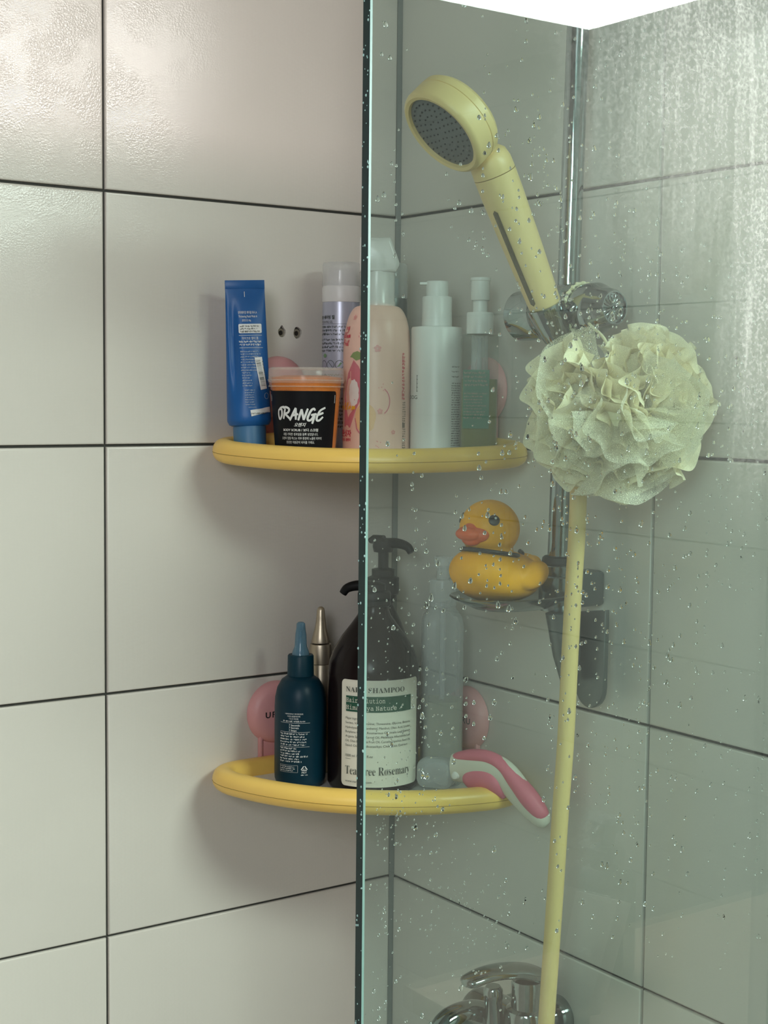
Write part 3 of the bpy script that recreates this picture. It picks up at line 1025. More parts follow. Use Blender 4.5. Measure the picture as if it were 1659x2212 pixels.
# ---- blue face wash tube
bx, by = 0.2165, 0.0455
t = empty('face_wash_tube', (bx, by, ZU), face_cam(bx, by, 6), label='metallic blue squeeze tube standing on its cap beside the orange tub', cat='tube', group=UPG)
t.rotation_euler = Euler((0, math.radians(-1.0), face_cam(bx, by, 6)))
t.rotation_euler.rotate_axis('X', math.radians(2.0))
b = lathe([(0.0, 0.0), (0.0150, 0.0), (0.0165, 0.002), (0.0168, 0.028), (0.0160, 0.030), (0.0, 0.030)], 40)
obj('cap', b, M['bluecap'], t)
def tube_rx(z):
    k = min(1, max(0, (z - 0.036) / (0.166 - 0.036)))
    return 0.0185 * (1 - k) ** 0.85 + 0.0009
def tube_ry(z):
    k = min(1, max(0, (z - 0.036) / (0.166 - 0.036)))
    return 0.0225 - 0.0025 * k
def tube_cx(z):
    return 0.0
secs = [(0, 0, 0.029, 0.0150, 0.0165, 2), (0, 0, 0.0305, 0.0172, 0.0205, 2), (0, 0, 0.034, 0.0186, 0.0222, 2.1)]
for k in range(26):
    z = 0.036 + (0.166 - 0.036) * k / 25
    secs.append((0, 0, z, tube_rx(z), tube_ry(z), 2.1))
secs.append((0, 0, 0.168, 0.0008, 0.0201, 2.1))
secs.append((0, 0, 0.177, 0.0007, 0.0201, 2.6))
b = loft(secs, 56)
for v in b.verts:                       # pressed-in flank on the viewer's left
    if 0.05 < v.co.z < 0.16 and v.co.y < -0.006 and v.co.x > 0:
        k = math.exp(-((v.co.y + 0.0135) / 0.0038) ** 2) * math.sin(PI * (v.co.z - 0.05) / 0.11)
        v.co.x -= 0.0045 * k
obj('body', b, M['blue'], t)
b = box(0.0022, 0.0402, 0.0085, c=(0, 0, 0.1728), bev=0.0004)
obj('crimp', b, M['blue'], t)
def tube_f(u, v, lift):
    ry = tube_ry(v)
    s = max(-0.98, min(0.98, u / ry))
    return Vector((tube_rx(v) * (1 - abs(s) ** 2.1) ** (1 / 2.1) + lift + 0.0003, u, v))
p = Print(tube_f, 0.0006)
p.rect(-0.0012, -0.0006, 0.160, 0.1655, n=2)
p.text('안티에이징 페이셜 워시 A', -0.0082, 0.1430, width=0.0190, height=0.0030, bold=0.01)
p.text('Thickening Facial Wash A', -0.0080, 0.1392, width=0.0190, height=0.0029, bold=0.01)
p.text('클렌징 폼 150g', -0.0046, 0.1352, width=0.0090, height=0.0028)
p.rect(-0.0085, 0.0150, 0.1232, 0.1326, r=0.0012)
p.rect(-0.0085, 0.0150, 0.1208, 0.1211)
p.text('마이크로 멀티 폼', -0.0055, 0.1168, width=0.0165, height=0.0028)
p.greek(-0.0085, 0.0152, 0.1136, 0.0020, 3, 0.12, 2, 0.0031)
p.rect(-0.0085, 0.0155, 0.1082, 0.1085)
p.build('white_printing', M['printwhite'], t)
p = Print(tube_f, 0.0006)
p.greek(-0.0078, 0.0150, 0.1040, 0.0014, 5, 0.3, 8, 0.0027)
p.greek(-0.0070, 0.0042, 0.0825, 0.0014, 6, 0.35, 6, 0.0026)
p.greek(-0.0052, 0.0062, 0.0650, 0.0013, 8, 0.3, 7, 0.0024)
p.text('MADE IN JAPAN', -0.0022, 0.0478, width=0.0080, height=0.0014)
p.disc(0.0172, 0.0595, 0.0022, 0.0030, ring=0.0004)
p.build('small_printing', M['printpale'], t)
p = Print(tube_f, 0.0007)
p.poly([(0.0062, 0.0985), (0.0140, 0.0990), (0.0180, 0.0670), (0.0112, 0.0655)])
st1 = p.build('sticker', M['printwhite'], t)
p = Print(tube_f, 0.0007)
p.poly([(-0.0005, 0.0455), (0.0205, 0.0485), (0.0207, 0.0430), (0.0003, 0.0392)])
st2 = p.build('sticker', M['printwhite'], t)
p = Print(tube_f, 0.0010)
rb = random.Random(4)
for k in range(22):
    a = k / 21
    v = 0.0955 - 0.026 * a
    u = 0.0072 + 0.0048 * a
    h = rb.choice((0.0003, 0.0005, 0.0008))
    p.poly([(u, v), (u + 0.0046, v + 0.0005), (u + 0.0046, v + 0.0005 + h), (u, v + h)])
p.text('4 515061 170789 5', 0.0136, 0.0950, width=0.026, height=0.0016, rot=-PI / 2 + 0.16)
p.build('barcode', M['ink'], st1)
p = Print(tube_f, 0.0010)
p.greek(0.0005, 0.019, 0.0412, 0.0017, 12, 0.1)
p.build('printing', M['ink'], st2)
p = Print(tube_f, 0.0010)
p.greek(-0.0070, 0.0135, 0.1294, 0.0018, 13, 0.2, 3, 0.0027)
p.build('notice_printing', M['ink'], t)

# ---- orange body scrub tub
tx, ty = 0.179, 0.092
t = empty('body_scrub_tub', (tx, ty, ZU), face_cam(tx, ty), label='orange body scrub tub with clear lid and black ORANGE label', cat='tub', group=UPG)
wall = [(0.0295, 0.0), (0.0300, 0.001), (0.0354, 0.0690), (0.0374, 0.0695), (0.0374, 0.0720), (0.0360, 0.0725), (0.0364, 0.080)]
obj('cup', lathe([(0, 0)] + wall, 64), M['tubclear'], t)
obj('scrub', lathe([(0, 0.001)] + [(r - 0.0010, z + 0.0005) for r, z in wall[1:3]] + [(0.0345, 0.0695), (0.0350, 0.0790), (0.022, 0.0810), (0, 0.080)], 64), M['orange'], t)
lid = [(0.0374, 0.0732), (0.0382, 0.0737), (0.0382, 0.0862), (0.0368, 0.0886), (0.0354, 0.0890), (0.0347, 0.0868), (0.0, 0.0868)]
obj('lid', lathe(lid, 64), M['tublid'], t)
for zz_, rr_ in ((0.0762, 0.0384), (0.0700, 0.0377)):
    obj('lid_ridge', tube([Vector((rr_ * math.cos(2 * PI * k / 64), rr_ * math.sin(2 * PI * k / 64), zz_)) for k in range(64)], 0.0006, 8, True), M['tublid'], t)
RT = interp(wall[1:3])
f = cyl_f(RT)
p = Print(f, 0.0006)
p.rect(-0.0560, 0.0345, 0.0012, 0.0655, r=0.003, n=60)
p.build('label', M['blacklabel'], t)
p = Print(f, 0.0010)
# brush lettering: stroke by stroke
O = [  # O R A N G E, unit box about 6 wide, 1 high
    [[(0.10, 0.95), (0.02, 0.55), (0.10, 0.08), (0.30, 0.05), (0.52, 0.45), (0.50, 0.92), (0.28, 1.0), (0.20, 0.92), (0.42, 1.12), (0.85, 1.22)]],
    [[(0.98, 1.05), (0.72, 0.02)], [(0.70, 1.10), (1.10, 1.18), (1.45, 0.98), (1.30, 0.66), (0.86, 0.52)], [(0.92, 0.55), (1.55, 0.02)]],
    [[(1.50, -0.12), (2.18, 1.12)], [(2.18, 1.12), (2.16, -0.04)], [(1.72, 0.36), (2.42, 0.52)]],
    [[(2.42, -0.10), (2.78, 1.0)], [(2.78, 1.0), (2.98, -0.06)], [(2.98, -0.06), (3.40, 1.06)]],
    [[(4.12, 0.86), (4.02, 1.05), (3.72, 0.86), (3.40, 0.20), (3.44, -0.08), (3.72, -0.04), (4.00, 0.36)], [(3.72, 0.42), (4.30, 0.54)], [(4.12, 0.46), (3.86, -0.42)]],
    [[(5.25, 1.16), (4.68, 0.86), (4.36, 0.30), (4.34, -0.06), (4.62, -0.08), (5.02, 0.26)], [(4.46, 0.44), (5.05, 0.66)]],
]
k = 0.0520 / 5.25
for letter in O:
    for st in letter:
        pa = smooth_path([(a * k - 0.0320, 0.0375 + c * k * 1.02, 0) for a, c in st], 6)
        n = len(pa)
        wd = [0.0019 * (0.75 + 0.45 * math.sin(PI * (0.15 + 0.7 * i / (n - 1)))) for i in range(n)]
        p.line([(q.x, q.y) for q in pa], wd)
p.text('오렌지', -0.0070, 0.0306, width=0.0115, height=0.0040, align='C', bold=0.02, shear=0.4)
p.text('BODY SCRUB / 보디 스크럽', -0.0065, 0.0258, width=0.0385, height=0.0030, align='C', bold=0.022)
p.text('과즙 가득한 생과일을 듬뿍 넣었답니다.', -0.0065, 0.0216, width=0.0390, height=0.0028, align='C', bold=0.005)
p.text('오렌지 껍질 왁스는 외부 환경에 노출된 피부의', -0.0055, 0.0176, width=0.0450, height=0.0028, align='C', bold=0.005)
p.text('든든한 지원군이 되어줄 거예요.', -0.0065, 0.0136, width=0.0315, height=0.0028, align='C', bold=0.005)
p.disc(-0.0470, 0.0585, 0.0026, 0.0030, ring=0.0004)
p.disc(-0.0470, 0.0585, 0.0012, 0.0014, ring=0.0003)
p.build('lettering', M['printwhite'], t)
# move the sideways strip of print to the right margin
p = Print(f, 0.0010)
for q in range(9):
    p.rect(0.0316, 0.0325, 0.0610 - q * 0.0009, 0.0616 - q * 0.0009, n=2)
p.build('side_printing', M['printwhite'], t)

# ---- shaving gel can
cx, cy = 0.1025, 0.0395
t = empty('shaving_gel_can', (cx, cy, ZU), face_cam(cx, cy, -4), label='tall lavender-grey shaving gel can with clear cap behind the orange tub', cat='can', group=UPG)
obj('body', lathe([(0, 0), (0.0185, 0), (0.0198, 0.002), (0.0198, 0.156), (0.0194, 0.160), (0, 0.160)], 48), M['lavender'], t)
obj('collar', lathe([(0.0180, 0.159), (0.0200, 0.1595), (0.0203, 0.161), (0.0203, 0.174), (0.0195, 0.1765), (0, 0.1765)], 48), M['canwhite'], t)
obj('nozzle', lathe([(0, 0.176), (0.0165, 0.176), (0.0165, 0.192), (0.014, 0.194), (0, 0.194)], 40), M['canwhite'], t)
obj('cap', lathe([(0.0200, 0.1765), (0.0202, 0.178), (0.0198, 0.198), (0.0190, 0.201), (0, 0.2015)], 48), M['clearcap'], t)
f0_c = cyl_f(0.0198)
f = lambda u, v, l: f0_c(u, v + 0.0125, l)
p = Print(f, 0.0002)
p.text('액티브 쉐이빙 젤', -0.0310, 0.1290, width=0.0255, height=0.0042, bold=0.03)
p.text('ACTIVE SHAVING GEL', -0.0300, 0.1246, width=0.0225, height=0.0026)
p.rect(-0.028, 0.020, 0.1235, 0.1238)
p.greek(-0.028, 0.018, 0.1195, 0.0025, 41, 0.15, 3, 0.0038, gap=0.4)
p.greek(-0.028, 0.016, 0.1060, 0.0025, 42, 0.3, 4, 0.0038, gap=0.4)
for k in range(3):
    p.disc(-0.0200 + 0.0100 * k, 0.0810, 0.0044, ring=0.0005, n=24)
p.line([(-0.0125, 0.0838), (-0.0075, 0.0782)], 0.0005)
p.greek(0.0090, 0.0145, 0.0905, 0.0024, 46, 0.0, 5, 0.0052)
p.greek(-0.028, 0.010, 0.0690, 0.0024, 43, 0.35, 6, 0.0037, gap=0.4)
p.greek(-0.028, 0.018, 0.0440, 0.0026, 44, 0.2, 8, 0.0042)
p.rect(-0.02, 0.026, 0.0215, 0.0218)
p.build('printing', M['ink'], t)
p = Print(f, 0.0003)
p.disc(-0.0180, 0.0905, 0.0030, 0.0022)
p.poly([(-0.0026, 0.0785), (0.0010, 0.0835), (0.0030, 0.0830), (0.0000, 0.0790)])
p.build('leaf_marks', mat('pale_green_mark', (0.20, 0.34, 0.18), 0.5), t)

# ---- pink cotton-peach body mist bottle
px_, py_ = 0.1068, 0.1128
t = empty('peach_body_bottle', (px_, py_, ZU), face_cam(px_, py_), label='plump pink peach-printed bottle with a clear spray cap, behind the glass edge', cat='bottle', group=UPG)
prof = [(0, 0), (0.0310, 0), (0.0338, 0.002), (0.0346, 0.006), (0.0346, 0.104)]
for k in range(1, 13):
    a = PI / 2 * k / 12
    prof.append((0.0175 + 0.0171 * math.cos(a) ** 0.8 if k < 12 else 0.0175, 0.104 + 0.0485 * math.sin(a) ** 1.05))
prof += [(0.0172, 0.154), (0, 0.154)]
obj('body', lathe(prof, 64), M['peach'], t)
obj('collar', lathe([(0.0165, 0.1515), (0.0180, 0.1520), (0.0180, 0.156), (0.0173, 0.158), (0.0173, 0.186), (0, 0.186)], 48), M['capmilky'], t)
obj('inner_pump', lathe([(0, 0.154), (0.011, 0.154), (0.011, 0.190), (0.006, 0.192), (0.006, 0.205), (0, 0.205)], 28), M['canwhite'], t)
out = [(-0.0186, 0.1865), (0.0180, 0.1865), (0.0216, 0.1930), (0.0218, 0.1960), (0.0190, 0.2040), (0.0140, 0.2170), (0.0130, 0.2210), (-0.0190, 0.2210)]
mt = Matrix(((0, 0, 1, 0), (1, 0, 0, 0), (0, 1, 0, 0), (0, 0, 0, 1)))
obj('spray_cap', extrude_poly(out, 0.026, 0.004, mt), M['capmilky'], t)
f0_p = cyl_f(interp([q for q in prof if q[0] > 0.02]))
f = lambda u, v, l: f0_p(u * 0.97, v + (0.004 if v > 0.03 else 0.0), l)
p = Print(f, 0.0003)
peach = [(-0.0265, 0.0930), (-0.0200, 0.0870), (-0.0150, 0.0780), (-0.0138, 0.0660), (-0.0165, 0.0540), (-0.0225, 0.0440), (-0.0310, 0.0290), (-0.0430, 0.0300), (-0.0420, 0.0560), (-0.0350, 0.0800)]
p.poly(peach)
for a0, b0, rr in ((0.0165, 0.055, 0.0025), (0.019, 0.062, 0.0025)):
    pass
arc = [(0.0195 + 0.0112 * math.cos(a), 0.052 + 0.0140 * math.sin(a)) for a in [(-1.05 + 2.1 * k / 14) for k in range(15)]]
p.line([(q[0] - 0.017, q[1]) for q in arc], 0.0011)
arc = [(-0.0065 + 0.0170 * math.cos(a), 0.0350 + 0.0150 * math.sin(a)) for a in [(PI * 1.0 + 1.5 * k / 14) for k in range(15)]]
p.line(arc, 0.0013)
p.build('peach_print', M['rose'], t)
p = Print(f, 0.0004)
p.disc(-0.0120, 0.0370, 0.0115, 0.0125, n=28)
p.build('apricot_print', M['apricot'], t)
p = Print(f, 0.0006)
cl = []
for k in range(48):
    a = 2 * PI * k / 48
    rr = 1 + 0.11 * abs(math.sin(5.5 * a))
    cl.append((-0.0258 + 0.0062 * rr * math.cos(a), 0.0600 + 0.0126 * rr * math.sin(a)))
p.poly(cl)
p.poly([(-0.0175, 0.0462), (-0.0150, 0.0480), (-0.0145, 0.0455), (-0.0160, 0.0440), (-0.0182, 0.0445)])
p.build('cotton_print', M['cotton'], t)
p = Print(f, 0.0006)
p.poly([(-0.0315, 0.0960), (-0.0270, 0.1005), (-0.0215, 0.1020), (-0.0165, 0.1000), (-0.0125, 0.0948), (-0.0190, 0.0935), (-0.0230, 0.0925), (-0.0280, 0.0955)])
p.build('leaf_print', M['leaf'], t)
p = Print(f, 0.0006)
p.text('𝓶𝔂', -0.0440, 0.1235, width=0.0085, height=0.0070, bold=0.01)
p.text('𝓒𝓸𝓽𝓽𝓸𝓷', -0.0560, 0.1155, width=0.0235, height=0.0070, bold=0.015)
p.text('𝓕𝓮𝓲𝓽', -0.0490, 0.1075, width=0.0150, height=0.0070, bold=0.015)
p.build('script_lettering', M['redprint'], t)
p = Print(f, 0.0006)
p.text('코튼싯자', -0.0560, 0.0205, width=0.0270, height=0.0072, bold=0.03)
p.text('바디 에센스 클렌저', -0.0540, 0.0155, width=0.0240, height=0.0032, bold=0.03)
p.build('name_lettering', M['redprint'], t)
p = Print(f, 0.0006)
p.greek(0.0290, 0.0330, 0.0980, 0.0030, 51, 0.0, 14, 0.0034)
p.build('side_lettering', M['redprint'], t)
p = Print(f, 0.0008)
p.text('𝓬𝓸𝓽𝓽𝓸𝓷', -0.0520, 0.0430, width=0.0290, height=0.0080, bold=0.02)
p.build('gold_lettering', M['goldprint'], t)
p = Print(f, 0.0006)
p.text('LABODY', -0.0520, 0.0042, width=0.0180, height=0.0034)
p.build('maker_lettering', M['ink'], t)
p = Print(f, 0.0006)
p.greek(0.0300, 0.0350, 0.0500, 0.0016, 52, 0.0, 20, 0.0023)
p.build('small_lettering', M['ink'], t)
for (u, v, s) in ((0.0005, 0.1045, 0.0042), (0.0035, 0.0420, 0.0032), (-0.0150, 0.0245, 0.0036), (-0.0300, 0.1360, 0.0030), (0.0180, 0.0250, 0.0026)):
    p = Print(f, 0.0005)
    for q in range(5):
        a = 2 * PI * q / 5 + 0.4
        p.disc(u + s * 0.55 * math.cos(a), v + s * 0.55 * math.sin(a), s * 0.42, s * 0.36, 10)
    p.build('blossom', M['salmon'], t)
rs = random.Random(9)
for (u, v) in ((-0.0165, 0.1170), (-0.0165, 0.0080), (0.0030, 0.0130), (0.006, 0.066), (-0.012, 0.141)):
    p = Print(f, 0.0005)
    for q in range(6):
        p.disc(u + rs.uniform(-0.004, 0.004), v + rs.uniform(-0.004, 0.004), 0.00065, n=8)
    p.build('dot_cluster', M['salmon'], t)

# ---- second can, behind the pink bottle
kx, ky = 0.058, 0.068
t = empty('hair_product_can', (kx, ky, ZU), face_cam(kx, ky), label='grey can with clear cap and amber label behind the pink bottle', cat='can', group=UPG)
obj('body', lathe([(0, 0), (0.0168, 0), (0.0175, 0.002), (0.0175, 0.146), (0, 0.146)], 40), M['amber'], t)
obj('shoulder', lathe([(0.0176, 0.144), (0.0176, 0.160), (0.0165, 0.166), (0, 0.166)], 40), M['chromed'], t)
obj('cap', lathe([(0.0172, 0.164), (0.0176, 0.165), (0.0172, 0.198), (0.0155, 0.201), (0, 0.201)], 40), M['clearcap'], t)
obj('nozzle', lathe([(0, 0.166), (0.008, 0.166), (0.008, 0.185), (0, 0.186)], 24), mat('pale_blue_nozzle', (0.42, 0.62, 0.72), 0.4), t)
p = Print(cyl_f(0.0175), 0.0003)
p.text('OLIVE', -0.004, 0.1290, width=0.022, height=0.006, bold=0.02)
p.greek(-0.004, 0.020, 0.120, 0.0025, 61, 0.1, 3, 0.004)
p.build('lettering', mat('gold_lettering', (0.55, 0.38, 0.16), 0.4), t)

# ---- white pump bottle
wx, wy = 0.0615, 0.1535
t = empty('white_pump_bottle', (wx, wy, ZU), face_cam(wx, wy), label='plain white lotion bottle with white pump, second from the right on the upper shelf', cat='bottle', group=UPG)
obj('body', lathe([(0, 0), (0.0245, 0), (0.0260, 0.0015), (0.0260, 0.1290), (0.0250, 0.1312), (0.0160, 0.1322), (0, 0.1322)], 56), M['white'], t)
obj('collar', lathe([(0.0148, 0.1318), (0.0154, 0.1325), (0.0152, 0.1610), (0.0145, 0.1622), (0, 0.1622)], 40), M['white'], t)
pump = obj('pump_head', lathe([(0.0105, 0.160), (0.0113, 0.1625), (0.0113, 0.1765), (0.0106, 0.1776), (0, 0.1776)], 36), M['white'], t)
obj('spout', box(0.005, 0.011, 0.0028, c=(0.002, -0.0125, 0.1752), bev=0.001), M['white'], pump)
f = cyl_f(0.026)
p = Print(f, 0.0003)
p.text('OOG', -0.0370, 0.0585, width=0.0160, height=0.0038)
p.build('name_lettering', M['ink'], t)
p = Print(f, 0.0003)
for q in range(13):
    p.rect(-0.0222, -0.0214 + 0.0006 * (q % 3 == 0), 0.0660 + q * 0.0013, 0.0669 + q * 0.0013, n=2)
p.build('upright_lettering', M['ink'], t)
p = Print(f, 0.0003)
p.greek(0.0165, 0.0290, 0.0905, 0.0016, 71, 0.2, 3, 0.0050)
p.greek(0.0165, 0.0310, 0.0740, 0.0014, 72, 0.2, 30, 0.0024)
p.build('lettering', M['ink'], t)

# ---- green pump bottle
gx, gy = 0.0432, 0.2005
t = empty('green_cleansing_bottle', (gx, gy, ZU), face_cam(gx, gy), label='clear pump bottle with green label and olive liquid, rightmost on the upper shelf', cat='bottle', group=UPG)
obj('bottle', loft([(0, 0, 0.0, 0.0160, 0.0172, 3), (0, 0, 0.002, 0.0172, 0.0190, 4), (0, 0, 0.1180, 0.0172, 0.0190, 4), (0, 0, 0.1215, 0.0160, 0.0180, 3.5), (0, 0, 0.1225, 0.012, 0.012, 2)], 48), M['clearbottle'], t)
obj('liquid', loft([(0, 0, 0.0015, 0.0150, 0.0165, 3.5), (0, 0, 0.004, 0.0160, 0.0178, 4), (0, 0, 0.0790, 0.0160, 0.0178, 4)], 48), M['olive'], t)
obj('collar_plate', lathe([(0, 0.1222), (0.0172, 0.1222), (0.0172, 0.1232), (0, 0.1232)], 40), M['clearbottle'], t)
obj('collar', lathe([(0.0130, 0.1236), (0.0135, 0.1240), (0.0135, 0.1440), (0.0128, 0.1452), (0, 0.1452)], 40), M['white'], t)
obj('stem', lathe([(0.0072, 0.144), (0.0072, 0.160), (0, 0.160)], 28), M['white'], t)
obj('pump_head', lathe([(0.0086, 0.1570), (0.0094, 0.1582), (0.0094, 0.1760), (0.0102, 0.1768), (0.0102, 0.1788), (0.0096, 0.1796), (0, 0.1796)], 36), M['white'], t)
obj('dip_tube', lathe([(0, 0.01), (0.0022, 0.01), (0.0022, 0.12), (0, 0.12)], 12), M['milky'], t)
obj('neck_tube', lathe([(0, 0.085), (0.0085, 0.085), (0.0085, 0.122), (0, 0.122)], 24), M['milky'], t)
def gf(u, v, l):
    return Vector((0.0172 + l, u, v))
p = Print(gf, 0.0006)
p.rect(-0.0160, 0.0100, 0.0300, 0.0880, n=3)
p.build('label', M['greenprint'], t)
p = Print(gf, 0.0010)
p.greek(-0.0150, 0.0090, 0.0840, 0.0022, 81, 0.25, 4, 0.0040)
p.greek(-0.0150, 0.0090, 0.0640, 0.0014, 82, 0.25, 9, 0.0030)
p.build('lettering', mat('dusty_pink_print', (0.42, 0.28, 0.22), 0.5), t)

# ---- teal bottle
ex, ey = 0.1745, 0.0772
t = empty('teal_nozzle_bottle', (ex, ey, ZL), face_cam(ex, ey, 0), label='dark teal hair treatment bottle with pointed clear nozzle on the lower shelf', cat='bottle', group=LOG)
prof = [(0, 0), (0.0215, 0), (0.0245, 0.002), (0.0264, 0.008), (0.0267, 0.014), (0.0267, 0.082), (0.0262, 0.092), (0.0240, 0.102), (0.0195, 0.110), (0.0140, 0.1140), (0, 0.1145)]
obj('body', lathe(prof, 64), M['teal'], t, sharp=50)
obj('cap', lathe([(0.0125, 0.1135), (0.0137, 0.1142), (0.0134, 0.1345), (0.0126, 0.1358), (0, 0.1358)], 48), M['tealcap'], t)
obj('nozzle_cover', lathe([(0.0092, 0.1358), (0.0086, 0.1385), (0.0064, 0.1440), (0.0058, 0.1560), (0.0048, 0.1625), (0.0044, 0.1680), (0.0025, 0.1695), (0, 0.1695)], 32), M['nozzleclear'], t)
obj('nozzle', lathe([(0.0060, 0.1358), (0.0030, 0.148), (0.0024, 0.160), (0.0040, 0.1605), (0.0040, 0.1640), (0.0006, 0.1645), (0.0004, 0.1675), (0, 0.1676)], 24), mat('teal_tip', (0.02, 0.16, 0.24), 0.4), t)
f0_ = cyl_f(0.0267)
f = lambda u, v, l: f0_(u, 0.0795 - (0.0795 - v) * 0.82, l)
p = Print(f, 0.0004)
uc = -0.0065
p.text('HEADSPA7 트리트먼트', uc, 0.0780, width=0.0190, height=0.0019, align='C', bold=0.012)
p.text('자연는볼륨헤어팩', uc - 0.0005, 0.0748, width=0.0135, height=0.0020, align='C')
p.text('기능성 화장품', uc - 0.0005, 0.0718, width=0.0100, height=0.0020, align='C')
p.greek(-0.0185, 0.0055, 0.0686, 0.0018, 91, 0.0, gap=0.5)
p.rect(-0.0220, 0.0100, 0.0672, 0.0675)
p.text('7 Seconds', -0.0118, 0.0634, width=0.0112, height=0.0024, bold=0.012)
p.text('7 Secrets', -0.0118, 0.0602, width=0.0102, height=0.0024, bold=0.012)
p.text('7 Steps', -0.0118, 0.0570, width=0.0080, height=0.0027, bold=0.012)
p.rect(-0.0225, 0.0098, 0.0556, 0.0559)
p.greek(-0.0225, 0.0095, 0.0525, 0.0020, 92, 0.15, 5, 0.0034, gap=0.45)
p.rect(-0.0225, 0.0095, 0.0372, 0.0375)
p.greek(-0.0225, 0.0095, 0.0342, 0.0020, 93, 0.45, 6, 0.0033, gap=0.45)
for a in ((-0.0225, -0.0025, 0.0050, 0.0052), (-0.0225, -0.0025, 0.0138, 0.0140)):
    p.rect(*a)
p.rect(-0.0226, -0.0224, 0.0050, 0.0140, n=1); p.rect(-0.0026, -0.0024, 0.0050, 0.0140, n=1)
p.greek(-0.0215, -0.0040, 0.0112, 0.0014, 94, 0.2, 3, 0.0024)
tri = [(0.0042 + 0.0042 * math.cos(a), 0.0098 + 0.0042 * math.sin(a)) for a in (PI / 2, PI / 2 + 2 * PI / 3, PI / 2 + 4 * PI / 3)]
for q in range(3):
    a, c = Vector(tri[q]), Vector(tri[(q + 1) % 3])
    p.line([tuple(a.lerp(c, 0.14)), tuple(a.lerp(c, 0.86))], 0.0009)
p.text('PET', 0.0042, 0.0040, width=0.0050, height=0.0020, align='C', bold=0.01)
p.greek(0.0010, 0.0075, 0.0012, 0.0014, 95)
p.text('용기', 0.0042, 0.0088, width=0.0034, height=0.0016, align='C')
p.build('lettering', M['printwhite'], t)

# ---- champagne metal nozzle bottle
mx_, my_ = 0.1275, 0.0425
t = empty('champagne_metal_bottle', (mx_, my_, ZL), face_cam(mx_, my_), label='slim champagne-coloured metallic bottle with tapered tip behind the teal bottle', cat='bottle', group=LOG)
obj('body', lathe([(0, 0), (0.0110, 0), (0.0122, 0.002), (0.0122, 0.116), (0.0118, 0.1166), (0, 0.1166)], 40), M['champagne'], t)
obj('collar', lathe([(0.0122, 0.1172), (0.0120, 0.1330), (0.0112, 0.1376), (0.0105, 0.1380), (0, 0.1380)], 40), M['champagne'], t)
obj('cap', lathe([(0.0100, 0.1392), (0.0101, 0.1400), (0.0082, 0.1475), (0.0062, 0.1560), (0.0048, 0.1660), (0.0042, 0.1735), (0.0034, 0.1762), (0.0018, 0.1776), (0, 0.1780)], 40), M['champagne'], t)

